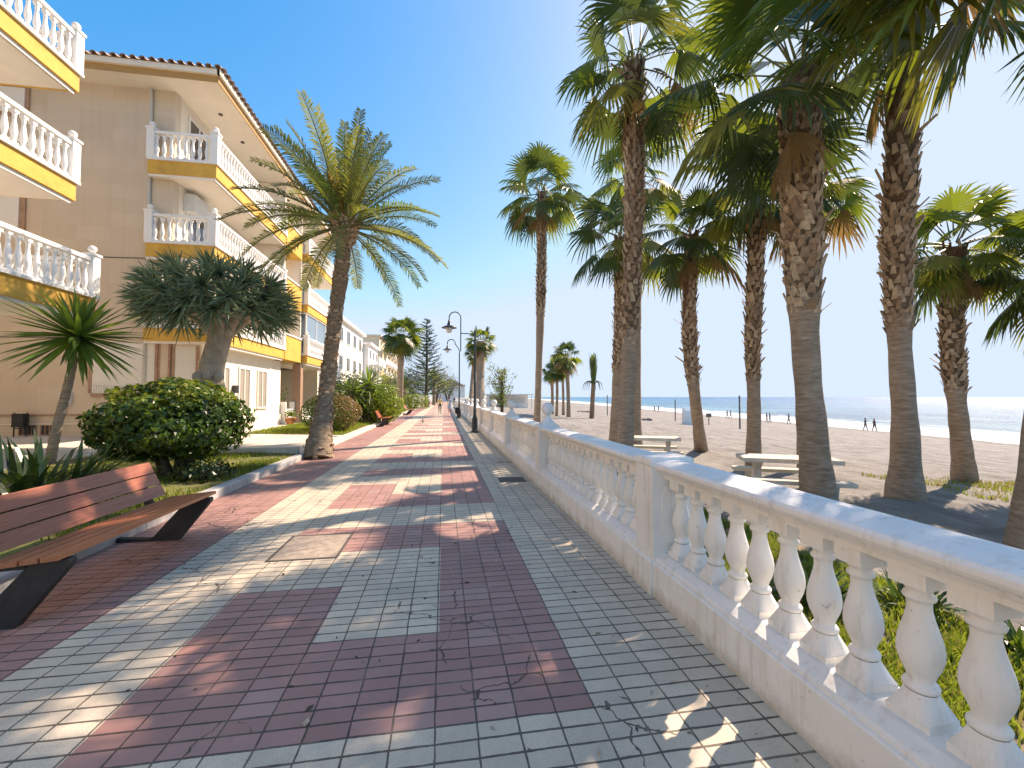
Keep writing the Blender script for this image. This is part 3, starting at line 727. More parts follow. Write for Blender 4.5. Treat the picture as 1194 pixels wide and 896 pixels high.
def date_palm():
    rr = random.Random(5)
    P0 = Vector((-3.23, 11.72, 0.10)); pts = [P0, Vector((-3.40, 13.12, 1.81)), Vector((-3.16, 13.01, 3.96)), Vector((-2.97, 12.93, 5.47)), Vector((-2.90, 12.89, 6.59))]
    t = thing('date_palm', 'leaning date palm with feathery fronds and yellow flower stalks at the kerb', 'palm tree', P0)
    sp = spline([p-P0 for p in pts], 30); sp[0].z -= .15
    rad = [.20+.17*math.exp(-i*.33)+.012*math.sin(i*2.3)+.02*rr.uniform(-1,1) for i in range(31)]
    mb = MB(); mb.tube(sp, rad, 16); mb.build('trunk', M['bark_date'], t)
    # diamond leaf scars in low relief
    mb = MB(); k = 0
    for i in range(430):
        u = i/430; j = min(int(u*30), 29); c = sp[j].lerp(sp[j+1], u*30-j); rd = rad[j]
        a = i*2.399963; o_ = Vector((math.cos(a), math.sin(a), 0)); s_ = Vector((-math.sin(a), math.cos(a), 0))
        W = .085; p = c+o_*(rd-.02); h = rr.uniform(.06,.09); ou = rr.uniform(.02,.05)
        mb.add([p-s_*W, p+s_*W, p+s_*W*.6+o_*ou+UP*h, p-s_*W*.6+o_*ou+UP*h, p+UP*h*1.4-s_*W*.6, p+UP*h*1.4+s_*W*.6], [(0,1,2,3),(3,2,5,4)], i % 3 == 0)
    # fat collar of cut leaf bases under the crown
    for i in range(150):
        c = sp[-1]+Vector((0,0,-.55+.65*i/150)); a = i*2.399963; o_ = Vector((math.cos(a), math.sin(a), 0)); s_ = Vector((-math.sin(a), math.cos(a), 0))
        rd = .27+.14*i/150; W = .06; p = c+o_*(rd-.08); q = c+o_*(rd+.06)+UP*.14
        mb.add([p-s_*W, p+s_*W, q+s_*W*.7, q-s_*W*.7, p-s_*W+UP*.10, p+s_*W+UP*.10], [(0,1,2,3),(3,2,5,4),(0,3,4),(1,5,2)], i % 2)
    mb.build('leaf_bases', [M['boot'], M['boot2']], t)
    mb = MB(); c = sp[-1]; N = 60
    for i in range(N):
        u = (i+.5)/N; el = R(88-112*u**1.05)+rr.gauss(0,.08); az = i*2.399963+rr.gauss(0,.15)
        L = rr.uniform(2.55,3.15)*(.88 if u < .12 else 1)
        mi = rr.choice((0,0,1,1,2)) if u < .7 else rr.choice((0,2,2,1))
        frond(mb, c+Vector((math.cos(az)*.22, math.sin(az)*.22, .25-.3*u)), az, el, L, rr, mi, 54, .50+.42*u, .024)
    mb.build('crown', [M['date1'], M['date2'], M['date3'], M['petiole']], t)
    for (px, az) in ((.9, -.8), (-.5, -1.9), (.2, -2.4)):
        mb = MB(); b0 = c+Vector((0,0,.35))
        for i in range(60):
            a = az+rr.gauss(0,.22); L = rr.uniform(.5,1.25); e_ = R(55)+rr.gauss(0,.16)
            p1 = b0+Vector((math.cos(a)*math.cos(e_), math.sin(a)*math.cos(e_), math.sin(e_)))*.75
            p2 = p1+Vector((math.cos(a)*.35, math.sin(a)*.35, rr.uniform(-.25,.45)))*L
            mb.tube([b0, p1, p2], [.016,.012,.013], 3, 0, False)
        mb.build('flower_stalk', M['datefruit'], t)
date_palm()

# ------------------------------------------------------------------ sword leaf plants
def rosette(mb, c, axis, n_, L, W, rr, mats=(0,1), spread=(0, 1.9), droop=.15, pw=.8):
    axis = Vector(axis).normalized(); a0 = axis.orthogonal().normalized(); b0 = axis.cross(a0)
    for i in range(n_):
        u = (i+.5)/n_; th = spread[0]+(spread[1]-spread[0])*u**pw + rr.gauss(0,.06); ph = i*2.399963+rr.gauss(0,.12)
        rad = a0*math.cos(ph)+b0*math.sin(ph); d = axis*math.cos(th)+rad*math.sin(th)
        s = d.cross(axis)
        if s.length < .05: s = b0.copy()
        s.normalize(); l_ = L*rr.uniform(.82,1.08)*(.85+.15*min(1, u*3)); nn = s.cross(d)
        dr = Vector((0,0,-1))*droop*l_
        pts = [(0,.55),(.35,1.0),(.7,.72),(1,.0)]
        vsx = []; 
        for r_, wv in pts[:-1]:
            p = c+d*l_*r_+dr*r_*r_; vsx += [p-s*W*wv*.5+nn*W*.12, p-nn*W*.10, p+s*W*wv*.5+nn*W*.12]
        vsx.append(c+d*l_+dr)
        fs = []
        for k in range(2):
            q = k*3; fs += [(q,q+1,q+4,q+3),(q+1,q+2,q+5,q+4)]
        fs += [(6,7,9),(7,8,9)]
        mb.add(vsx, fs, mats[0] if rr.random() < .55 else mats[1])
def yucca():
    rr = random.Random(9); P0 = Vector((-7.96, 10.06, 0.11)); P0.z = pathz(P0.x); top = Vector((-7.30, 9.77, 2.82))-P0
    t = thing('yucca', 'spiky green yucca on one thin ringed stem beside the stone wall', 'yucca', P0)
    mb = MB(); sp = spline([Vector((0,0,-.1)), Vector((-7.72, 9.90, 0.96))-P0, Vector((-7.48, 9.83, 1.91))-P0, top], 30)
    mb.tube(sp, [.085-.025*i/30+.006*(i % 2) for i in range(31)], 12); mb.build('trunk', M['bark'], t)
    mb = MB()
    rosette(mb, top, (sp[-1]-sp[-3]), 115, 1.24, .105, rr, (0,1), (.02, 2.35), .07, .66)
    mb.build('crown', [M['yucca1'], M['yucca2']], t)
yucca()
def dragon_tree():
    rr = random.Random(21); P0 = Vector((-6.46, 12.86, 0.25)); P0.z = .12
    t = thing('dragon_tree', 'dragon tree with a pale grey trunk and a wide flat dome of sword leaves', 'dragon tree', P0)
    mb = MB()
    tr = [Vector((0,0,-.1)), Vector((-6.40, 12.81, 1.44))-P0, Vector((-6.31, 12.76, 2.38))-P0, Vector((-6.08, 12.70, 3.28))-P0]
    mb.tube(spline(tr, 16), [.38,.38,.37,.36,.36,.36,.37,.38,.36,.33,.31,.30,.295,.29,.285,.285,.28], 14)
    for kx, ky, kr in ((.26,-.22,.13), (-.22,-.25,.15), (.05,-.36,.10)): mb.ball(Vector((-6.29, 12.77, 2.15))-P0+Vector((kx,ky,.0)), kr, 8)
    hub = tr[-1]; heads = []
    # heads spread through a flattened dome
    top = Vector((-6.11, 12.67, 4.28))-P0
    for i in range(50):
        th = R(122)*math.sqrt((i+.5)/50); a = i*2.399963
        heads.append(top+Vector((1.50*math.sin(th)*math.cos(a), 1.50*math.sin(th)*math.sin(a), (.80 if th < 1.57 else 1.0)*math.cos(th)-.05)))
    for i in range(9):
        a = i*2*math.pi/9+.2; el = hub+Vector((.6*math.cos(a), .6*math.sin(a), .5))
        mb.tube(spline([hub+Vector((0,0,-.15)), hub+Vector((.35*math.cos(a), .35*math.sin(a), .25)), el], 5), [.16,.15,.14,.13,.12,.11], 8)
        near = sorted(heads, key=lambda h: (h-el).length)[:9]
        for h in near: mb.tube([el, el.lerp(h,.55)+Vector((0,0,.06)), h], [.085,.07,.06], 6)
    mb.build('trunk', M['bark_dragon'], t)
    mb = MB()
    for h in heads:
        ax = h-(top+Vector((0,0,-.25))); ax.z *= 1.2
        rosette(mb, h, ax, 38, .74, .058, rr, (0,1), (.05, 1.6), .10)
    mb.build('crown', [M['dragon1'], M['dragon2']], t)
dragon_tree()
def strap_plant(name, label, P0, n_, L, seed, mats, W=.07, rad=.35):
    rr = random.Random(seed); P0 = Vector(P0); t = MB()
    for i in range(n_):
        a = rr.uniform(0,6.28); r0 = rad*math.sqrt(rr.random()); c = Vector((r0*math.cos(a), r0*math.sin(a), 0)); az = a+rr.gauss(0,.7)
        el = R(rr.uniform(35,85)); l_ = L*rr.uniform(.7,1.1); d = Vector((math.cos(az)*math.cos(el), math.sin(az)*math.cos(el), math.sin(el)))
        s = Vector((-math.sin(az), math.cos(az), 0)); pts = [c]; n2 = 5
        for k in range(n2): d = (d+Vector((0,0,-.16-.10*k*rr.random()))).normalized(); pts.append(pts[-1]+d*l_/n2)
        ww = [.7,1,1,.85,.55,.04]; vsx = []
        for p, q in zip(pts, ww): vsx += [p-s*W*q*.5, p+s*W*q*.5]
        t.add(vsx, [(2*k,2*k+1,2*k+3,2*k+2) for k in range(n2)], rr.randrange(len(mats)))
    o = t.build(name, mats, None, P0); tag(o, label, 'plant'); return o
strap_plant('strap_leaf_plant', 'dark strap leaved plant behind the near bench', (-5.04, 6.17, 0.16), 230, 1.0, 3, [M['strap1'], M['strap2']], .075, .55)

# ------------------------------------------------------------------ bushes
def leaf_quad(mb, p, nrm, size, rr, mi):
    nrm = nrm.normalized(); a = nrm.orthogonal().normalized(); b_ = nrm.cross(a); th = rr.uniform(0, 6.28)
    u = a*math.cos(th)+b_*math.sin(th); v = nrm.cross(u); L = size*rr.uniform(.7,1.25); W = L*.62
    up = nrm*L*.12
    mb.add([p-u*L*.5, p-v*W*.5+up, p+u*L*.5, p+v*W*.5+up], [(0,1,2),(0,2,3)], mi)
def bush(name, label, P0, c, rad, n_, size, mats, seed, cat='bush', weights=None, lump=.16, shell=.55, stems=6, zmin=None, group=None, trunk_r=.07, boxy=0, parts=True):
    """foliage spread through a lumpy volume round c (relative to P0), on a few stems"""
    rr = random.Random(seed); P0 = Vector(P0); c = Vector(c); rad = Vector(rad)
    t = thing(name, label, cat, P0, 0, group)
    mb = MB()
    for i in range(stems):
        a = i*6.28/stems+rr.uniform(-.3,.3); q = c+Vector((math.cos(a)*rad.x*.55, math.sin(a)*rad.y*.55, rad.z*rr.uniform(-.2,.4)))
        s0 = Vector((.12*math.cos(a), .12*math.sin(a), -.05))
        mb.tube(spline([s0, s0.lerp(q,.4)+Vector((0,0,c.z*.1)), q], 6), [trunk_r*(1-.1*k) for k in range(7)], 6)
    mb.build('trunk', M['bark_dark'], t)
    mb = MB(); k = 0; seedv = Vector((seed*3.1, seed*1.7, 0))
    while k < n_:
        d = Vector((rr.gauss(0,1), rr.gauss(0,1), rr.gauss(0,1))).normalized()
        if boxy: 
            mx = max(abs(d.x), abs(d.y), abs(d.z)); d2 = d/mx; d = d.lerp(d2, boxy)
        lf = 1+lump*noise.noise(d*2.1+seedv)*1.6+lump*.6*noise.noise(d*5.3+seedv)
        r_ = lf*(1-(1-shell)*rr.random()**2.2)
        p = c+Vector((d.x*rad.x, d.y*rad.y, d.z*rad.z))*r_
        if zmin is not None and p.z < zmin: continue
        if p.z < .03: continue
        nr = Vector((d.x/rad.x, d.y/rad.y, d.z/rad.z)).normalized()+Vector((rr.gauss(0,.55), rr.gauss(0,.55), rr.gauss(0,.55)+.25))
        w_ = noise.noise(p*2.2+seedv)
        mi = weights(d, w_, rr) if weights else (0 if rr.random() < .5 else 1 if rr.random() < .7 else 2) % len(mats)
        leaf_quad(mb, p, nr, size, rr, mi); k += 1
    mb.build('foliage', mats, t)
    return t
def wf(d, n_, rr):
    if d.z > .45 and rr.random() < .45+n_*.6: return 2  # yellow-green leaves gathered towards the top
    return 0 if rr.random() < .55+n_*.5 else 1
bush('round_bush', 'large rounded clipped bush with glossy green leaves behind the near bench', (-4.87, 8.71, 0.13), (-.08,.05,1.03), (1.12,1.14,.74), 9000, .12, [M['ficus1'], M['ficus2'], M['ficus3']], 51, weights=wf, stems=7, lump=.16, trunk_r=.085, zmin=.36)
bush('ball_bush', 'clipped ball shaped bush with a reddish side behind the date palm trunk', (-4.70, 18.89, 0.15), (0,0,.78), (1.22,1.2,.84), 6500, .085, [M['ficus1'], M['ficus2'], M['rust'], M['grey_leaf']], 52, weights=lambda d, n_, rr: 2 if rr.random() < .25+.6*d.x+.3*d.z+.4*n_ else 0 if rr.random() < .5 else 1, lump=.05, stems=5)
bush('small_bush', 'low dark spreading shrub at the foot of the round bush', (-4.52, 8.33, 0.13), (.35,-.1,.16), (.42,.4,.22), 700, .08, [M['strap1'], M['strap2']], 53, lump=.3, stems=3, trunk_r=.02)
bush('lime_shrub', 'bright lime green shrub right of the spiky plants on the left lawn', (-3.51, 25.59, 0.15), (0,0,.95), (1.15,1.1,1.0), 3600, .13, [M['lime'], M['ficus3'], M['ficus1']], 54, lump=.3, stems=5)
bush('tall_shrub', 'tall leafy green shrub between the ball bush and the lime shrub', (-4.26, 24.87, 0.15), (-.3,1.2,1.0), (1.4,1.2,1.1), 3600, .15, [M['ficus1'], M['ficus2'], M['ficus3']], 55, lump=.4, stems=7)
bush('dark_shrub', 'dark green shrub against the white building, left of the tall shrub', (-5.80, 26.86, 0.15), (-.4,2.0,1.5), (1.2,1.1,1.5), 2800, .16, [M['ficus2'], M['ficus1'], M['grey_leaf']], 56, lump=.35, stems=5)
for i, (P0, top, L, lab) in enumerate((((-4.96, 24.67, 0.31), (-4.97, 24.63, 1.85),1.5,'spiky yucca clump on the left lawn, its head showing over the ball bush'), ((-4.29, 25.58, 0.26), (-4.30, 25.52, 2.26),1.9,'tallest spiky yucca clump on the left lawn, arching above the shrubs'))):
    rr = random.Random(60+i); P0 = Vector(P0); P0.z = .15; top = Vector(top)-P0
    t = thing('spiky_yucca', lab, 'yucca', P0, 0, 'yuccas on the left lawn'); mb = MB()
    mb.tube([Vector((0,0,-.1)), top*.5+Vector((.05,0,0)), top], [.2,.17,.15], 8); mb.build('trunk', M['bark_date'], t)
    mb = MB(); rosette(mb, top, (.1,0,1), 80, L, .11, rr, (0,1), (.05,2.2), .22)
    mb.build('crown', [M['yucca1'], M['grey_leaf']], t)
bush('box_hedge', 'low clipped green hedge right of the far left fan palm', (-3.71, 52.65, 0.15), (0,0,.85), (1.9,1.4,.9), 3000, .16, [M['ficus3'], M['ficus1'], M['lime']], 57, 'hedge', boxy=.6, lump=.08)
bush('box_hedge', 'low clipped green hedge left of the far left fan palm', (-5.67, 52.97, 0.15), (-.6,1.5,.8), (1.3,1.2,.85), 2200, .16, [M['ficus1'], M['ficus2'], M['ficus3']], 58, 'hedge', boxy=.6, lump=.08)
bush('purple_shrub', 'shrub with purple blossom behind the far hedge', (-6.62, 82.47, 0.15), (-.6,3,2.4), (2.6,1.6,1.3), 2600, .2, [M['purple'], M['ficus2'], M['purple']], 59, lump=.4)
def far_tree(label, P0, h, rx, rz, mats, seed, n_=3000, size=.28, cat='tree'):
    rr = random.Random(seed); t = bush('leafy_tree', label, P0, (0,0,h-rz), (rx,rx,rz), n_, size, mats, seed, cat, lump=.45, shell=.3, stems=6, group='trees along the promenade', trunk_r=.16)
    return t
far_tree('round dark tree along the promenade just left of the tall pine', (-6.67, 87.35, 0.15), 7.5, 3.6, 3.2, [M['pine'], M['ficus2'], M['grey_leaf']], 71)
far_tree('broad olive tree along the promenade just right of the tall pine', (-1.87, 105.42, 0.15), 9.5, 4.2, 3.8, [M['grey_leaf'], M['date3'], M['ficus2']], 72)
far_tree('small grey green tree at the far end of the promenade', (1.35, 134.32, 0.15), 8.5, 4.0, 3.4, [M['grey_leaf'], M['pine2'], M['ficus2']], 73, 2200, .35)
far_tree('low dark green tree left of the purple shrub', (-9.85, 83.00, 0.15), 6.0, 3.0, 2.6, [M['ficus2'], M['grey_leaf'], M['ficus1']], 74)
# small date palms among the far trees
def small_date(label, P0, h, L, seed):
    rr = random.Random(seed); P0 = Vector(P0); t = thing('small_date_palm', label, 'palm tree', P0, 0, 'small date palms by the far lawn')
    mb = MB(); mb.tube([Vector((0,0,-.1)), Vector((0,0,h*.5)), Vector((0,0,h))], [.34,.3,.3], 8); mb.build('trunk', M['bark_date'], t)
    mb = MB()
    for i in range(34):
        u = (i+.5)/34; az = i*2.4; frond(mb, Vector((0,0,h)), az, R(80-100*u)+rr.gauss(0,.1), L, rr, rr.choice((0,1,2)), 22, 1.0, .05, .5)
    mb.build('crown', [M['date1'], M['grey_leaf'], M['date3'], M['petiole']], t)
small_date('small date palm with grey green fronds, left of the far left fan palm', (-8.44, 62.19, 0.15), 2.8, 3.0, 81)
small_date('small date palm with olive fronds, right of the far left fan palm', (-6.21, 70.63, 0.15), 3.0, 3.0, 82)
small_date('small date palm with golden fronds under the tall pine', (-1.77, 81.68, 0.15), 4.5, 3.0, 83)

def norfolk():
    rr = random.Random(91); P0 = Vector((-2.90, 73.62, 0.15))
    d = Vector((P0.x, P0.y)).length; H_ = d*.98*(463-371)/490+1.5
    t = thing('norfolk_pine', 'tall narrow Norfolk pine with tiers of thin branches', 'pine tree', P0)
    mb = MB(); mb.tube([Vector((0,0,-.2)), Vector((.05,0,H_*.5)), Vector((0,0,H_))], [.32,.2,.04], 8); mb.build('trunk', M['bark_dark'], t)
    mb = MB(); z = 2.0; tier = 0
    while z < H_-.25:
        u = z/H_; L = (1-u)**.8*H_*.31+.25; nb_ = 7 if u < .8 else 5
        for k in range(nb_):
            az = k*6.283/nb_+tier*.5+rr.gauss(0,.12); l_ = L*rr.uniform(.75,1.1)
            n_ = 6; d_ = Vector((math.cos(az), math.sin(az), -.10)); p = Vector((0,0,z+rr.uniform(-.15,.15))); pts = [p]
            for i in range(n_): d_ = (d_+Vector((0,0,.10))).normalized(); p = p+d_*l_/n_; pts.append(p)
            mb.tube(pts, [.05,.045,.04,.035,.03,.025,.02], 3, 0, False)
            s_ = Vector((-math.sin(az), math.cos(az), 0))
            for i in range(int(12+l_*9)):
                f = rr.uniform(.2,1); j = min(int(f*n_), n_-1); q = pts[j].lerp(pts[j+1], f*n_-j)
                sg = rr.choice((-1,1)); e_ = q+s_*sg*rr.uniform(.15,.40)+d_*.22+Vector((0,0,rr.uniform(.0,.16)))
                wv = Vector((0,0,.05)) if rr.random() < .5 else d_*.05
                mb.add([q-wv, q+wv, e_+wv*.5, e_-wv*.5], [(0,1,2,3)], rr.randrange(2))
        z += .42+.30*(1-u)+.1*rr.random(); tier += 1
    mb.build('crown', [M['pine'], M['pine2']], t)
norfolk()
def bare_tree():
    rr = random.Random(95); P0 = Vector((5.08, 36.72, -0.20)); t = thing('pollarded_tree', 'sparse pollarded tree with a leafy stem beyond the balustrade', 'tree', P0)
    mb = MB(); mb.tube([Vector((0,0,-.1)), Vector((.05,0,1.6)), Vector((0,0,3.6))], [.16,.13,.09], 8)
    tips = []
    for i in range(26):
        a = rr.uniform(0,6.28); z0 = rr.uniform(.8,3.4); L = rr.uniform(.6,1.5)
        p1 = Vector((math.cos(a)*L*.6, math.sin(a)*L*.6, z0+L*.35)); p2 = p1+Vector((math.cos(a)*L*.4, math.sin(a)*L*.4, L*.7))
        mb.tube([Vector((0,0,z0)), p1, p2], [.03,.02,.010], 4); tips.append(p2)
    mb.build('trunk', M['bark_dark'], t)
    mb = MB()
    for k in range(1500):
        if rr.random() < .7: p = Vector((rr.gauss(0,.26), rr.gauss(0,.26), rr.uniform(.9,4.2)))
        else: p = rr.choice(tips)+Vector((rr.gauss(0,.14), rr.gauss(0,.14), rr.gauss(0,.2)))
        leaf_quad(mb, p, Vector((rr.gauss(0,1), rr.gauss(0,1), rr.gauss(0,1))), .16, rr, rr.randrange(3))
    mb.build('crown', [M['lime'], M['date3'], M['grey_leaf']], t)
bare_tree()

# ------------------------------------------------------------------ grass
def grass(name, label, n_, area, zf, hh, mats, seed, wts, dens=None, wd=.006):
    rr = random.Random(seed); mb = MB(); k = 0
    while k < n_:
        x_, y_ = rr.uniform(area[0], area[1]), rr.uniform(area[2], area[3])
        if dens:
            dv = dens(x_, y_)
            if rr.random() > dv: continue
        h = hh*rr.uniform(.45,1.25); a = rr.uniform(0,6.28); ln = rr.uniform(.1,.7)*h
        z = zf(x_, y_); c_, s_ = math.cos(a), math.sin(a); b_ = rr.uniform(0,6.28); wx, wy = math.cos(b_)*wd, math.sin(b_)*wd
        mb.add([(x_-wx, y_-wy, z-.01), (x_+wx, y_+wy, z-.01), (x_+wx*.8+c_*ln*.35, y_+wy*.8+s_*ln*.35, z+h*.6), (x_-wx*.8+c_*ln*.35, y_-wy*.8+s_*ln*.35, z+h*.6), (x_+c_*ln, y_+s_*ln, z+h)], [(0,1,2,3),(3,2,4)], rr.choices(range(len(mats)), wts)[0]); k += 1
    return tag(mb.build(name, mats), label, 'grass', kind='stuff')
gm = [M['grass1'], M['grass2'], M['grass3']]
def cl(x_, y_, s=1.6, b_=.5): return max(0, min(1, b_+1.5*noise.noise(Vector((x_*s, y_*s, 9)))))
grid('grass_verge', frange(2.05,4.5,18), frange(-3,7,60), lambda x, y: beach_z(x, y)-.02+.06*max(0, min(1, (x-2.0)*4, (4.5-x)*2.5, (7-y)*1.5)), M['dirt'])
grass('grass', 'bright green grass growing behind the near balusters', 52000, (2.06,4.4,.3,6.8), lambda x, y: beach_z(x, y)+.03, .10, gm, 101, (55,25,20), lambda x, y: cl(x, y, 2.6, .72)*min(1, max(0, (4.2-x)*2.5+.8*noise.noise(Vector((x*2,y*2,1)))))*min(1, max(0, (6.6-y)*1.5)), .008)
grass('grass', 'thin grass on the garden bed behind the near bench', 16000, (-7.9,-3.72,3.2,11.6), lambda x, y: pathz(x)+.025, .06, gm, 102, (40,42,18), lambda x, y: cl(x, y, .7, .42)**1.2*(1 if y > 5 else .6), .008)
grass('grass', 'grass round the ball bush on the second garden bed', 8000, (-7.3,-3.9,17.3,26.9), lambda x, y: pathz(x)+.02, .09, gm, 103, (70,20,10), None, .016)
grass('grass', 'grass of the far lawn under the far left fan palm', 6000, (-8.9,-3.9,33.2,61), lambda x, y: pathz(x)+.02, .12, gm, 104, (60,20,20), None, .04)
grass('grass', 'thin yellow grass in the sand at the foot of the far right palm', 1600, (10.2,15.5,6.2,9.0), lambda x, y: beach_z(x, y), .08, gm, 105, (30,10,60), lambda x, y: cl(x, y, 1.2, .3), .012)
for i, (P_, L, lab) in enumerate((((3.15,3.15,-.15),.40,'dark leafy tuft in the grass behind the balusters, nearest the pier'), ((3.9,3.0,-.2),.34,'dark leafy tuft at the back edge of the grass behind the middle balusters'), ((4.1,2.4,-.22),.26,'small dark tuft behind the right hand balusters'))):
    o = strap_plant('weed_tuft', lab, P_, 70, L, 110+i, [M['ficus2'], M['strap1'], M['ficus1']], .035, .16); o['category'] = 'weed'; o['group'] = 'weeds in the grass'
# litter on the paving
rr = random.Random(120); mb = MB()
for i in range(300):
    x_, y_ = rr.uniform(-3.4,1.6), 1.6+rr.random()**1.7*16; a = rr.uniform(0,6.28); L = rr.choice((.010,.014,.02,.03)); W = L*rr.uniform(.15,.6); c_, s_ = math.cos(a), math.sin(a)
    if rr.random() < .3: x_ = rr.gauss(0,.5); y_ = rr.gauss(4.2,.6)
    z = .004; mb.add([(x_-c_*L,y_-s_*L,z),(x_+s_*W,y_-c_*W,z+.003),(x_+c_*L,y_+s_*L,z+.002),(x_-s_*W,y_+c_*W,z)], [(0,1,2,3)], rr.randrange(2))
tag(mb.build('leaf_litter', [M['bark_dark'], M['boot2']]), 'scattered twigs and dry leaf bits on the promenade tiles', 'litter', kind='stuff')
rr = random.Random(121); mb = MB()
for i in range(900):
    x_, y_ = rr.uniform(3.2,7), rr.uniform(.3,7); a = rr.uniform(0,6.28); L = rr.uniform(.015,.09); W = .006; c_, s_ = math.cos(a), math.sin(a); z = beach_z(x_, y_)+.03
    mb.add([(x_-c_*L,y_-s_*L,z),(x_+s_*W,y_-c_*W,z+.012),(x_+c_*L,y_+s_*L,z+.004),(x_-s_*W,y_+c_*W,z)], [(0,1,2,3)], rr.randrange(2))
tag(mb.build('palm_litter', [M['boot'], M['boot2']]), 'dry palm litter scattered on the sand behind the grass', 'litter', kind='stuff')

bush('terrace_plant', 'leafy green plant in the open ground floor beside the brown pillar', (-9.3,24.0,.1), (0,0,1.5), (.9,1.0,1.0), 1100, .14, [M['ficus1'], M['ficus2'], M['ficus3']], 62, 'plant', lump=.35, stems=4, trunk_r=.03)
def pot():
    t = thing('plant_pot', 'terracotta plant pot at the foot of the white terrace post', 'plant pot', (-7.55,22.6,.2))
    mb = MB(); mb.lathe([(.16,0),(.22,.30),(.25,.30),(.25,.37),(.21,.37),(.19,.30)], n=14); mb.build('pot', M['terracotta'], t)
    mb = MB(); rr = random.Random(4)
    for i in range(160): leaf_quad(mb, Vector((rr.gauss(0,.13), rr.gauss(0,.13), .42+abs(rr.gauss(0,.14)))), Vector((rr.gauss(0,1), rr.gauss(0,1), 1)), .12, rr, rr.randrange(2))
    mb.build('foliage', [M['ficus1'], M['ficus3']], t)
pot()
# ------------------------------------------------------------------ benches
def make_bench(label):
    # local: length along +Y (0..2.0), front towards +X, origin at the near leg's foot
    t = thing('park_bench', label, 'bench', (-2.97,3.42,0), 0, 'benches along the promenade')
    def leg(y):
        mb = MB()
        # cantilevered dark plate : foot, leaning front edge up to the seat tip, arm back to the backrest
        prof = [(-.24,0),(.05,0),(.36,.405),(.372,.43),(.36,.458),(.13,.438),(.10,.40)]
        mb.prism([(-.36,.74),(-.385,.735),(-.285,.385),(.099,.40),(.11,.436),(-.20,.413),(-.235,.42)], y-.035, y+.035, 0, 'y')
        mb.prism([(-.60,0),(-.242,0),(-.225,.03),(-.60,.05)], y-.035, y+.035, 0, 'y')
        mb.prism(prof, y-.035, y+.035, 0, 'y'); return mb
    for y in (.08, 1.90): leg(y).build('leg', M['bench_metal'], t)
    for k in range(4):
        mb = MB(); x0 = -.12+k*.122; mb.prism([(x0,.423+k*.0125),(x0+.108,.434+k*.0125),(x0+.108,.468+k*.0125),(x0,.457+k*.0125)], -.02, 2.02)
        mb.build('seat_slat', M['wood_seat'], t)
    for k in range(3):
        mb = MB(); b0 = .47+k*.127; L = .116; sx = -.205-k*.062
        mb.prism([(sx,b0),(sx-.055,b0+L),(sx-.055+.036,b0+L+.014),(sx+.036,b0+.014)], -.02, 2.02)
        mb.build('back_slat', M['wood'], t)
    return t
M['bench_metal'] = plain('dark_bench_concrete', (.035,.032,.03), .6, .25, 9, .15, 60)
bench = make_bench('slatted red brown bench with dark angled legs, nearest the camera')
for (x, y, lab) in ((-3.25,23.5,'slatted bench by the second garden bed, seen end on past the ball bush'), (-3.15,38.5,'farthest slatted bench beside the far lawn')):
    b_ = copy_tree(bench); b_.location = (x, y, 0); b_['label'] = lab

# ------------------------------------------------------------------ street lamps and small furniture
def lamp_head(mb, gl, x, z):
    mb.lathe([(.02,.36),(.05,.34),(.055,.25),(.085,.20),(.095,.12),(.16,.09),(.30,.03),(.345,-.005),(.34,-.015),(.10,.01)], (x,0,z), 20)
    gl.lathe([(.002,-.24),(.06,-.235),(.12,-.20),(.135,-.10),(.125,0),(.10,.02)], (x,0,z), 16)
def arc(x0, z0, r, a0, a1, n_=10): return [(x0+r*math.cos(a0+(a1-a0)*i/n_), 0, z0+r*math.sin(a0+(a1-a0)*i/n_)) for i in range(n_+1)]
def street_lamp(label, loc, k, bracket):
    t = thing('street_lamp', label, 'street lamp', loc, 0, 'street lamps along the balustrade')
    mb = MB()
    mb.lathe([(.17,0),(.17,.05),(.14,.10),(.13,.12),(.13,.55),(.145,.58),(.12,.62),(.085,.72),(.07,.80),(.068,.95),(.08,.98),(.06,1.02),(.052,2.2),(.06,2.24),(.05,2.28),(.042,k)], n=14)
    mb.build('post', M['lamp_green'], t)
    mb = MB(); gl = MB()
    if bracket:
        mb.lathe([(.05,k),(.055,k+.04),(.02,k+.10),(.002,k+.14)], n=10)
        mb.tube([(0,0,k-.10),(-.64,0,k-.08)], .022, 8)
        mb.tube([(-.64,0,k-.9),(-.64,0,k-.08),(-.64,0,k+.55)]+arc(-.90,k+.62,.26,0,math.pi*1.0)+[(-1.16,0,k+.52)], .024, 8)
        lamp_head(mb, gl, -1.16, k+.16)
    else:
        mb.tube([(0,0,k-.02),(-.02,0,k+.2),(-.12,0,k+.42),(-.33,0,k+.68)]+arc(-.62,k+.72,.30,.2,math.pi)+[(-.92,0,k+.62)], .034, 8)
        lamp_head(mb, gl, -.92, k+.22)
    a = mb.build('arm', M['lamp_green'], t); gl.build('lamp_glass', M['lampglass'], a)
street_lamp('dark green street lamp standing nearest, against the balustrade', (1.40,19.0,0), 4.55, True)
street_lamp('dark green swan neck street lamp farther along the balustrade beside a dark bin', (1.20,32.5,0), 5.0, False)
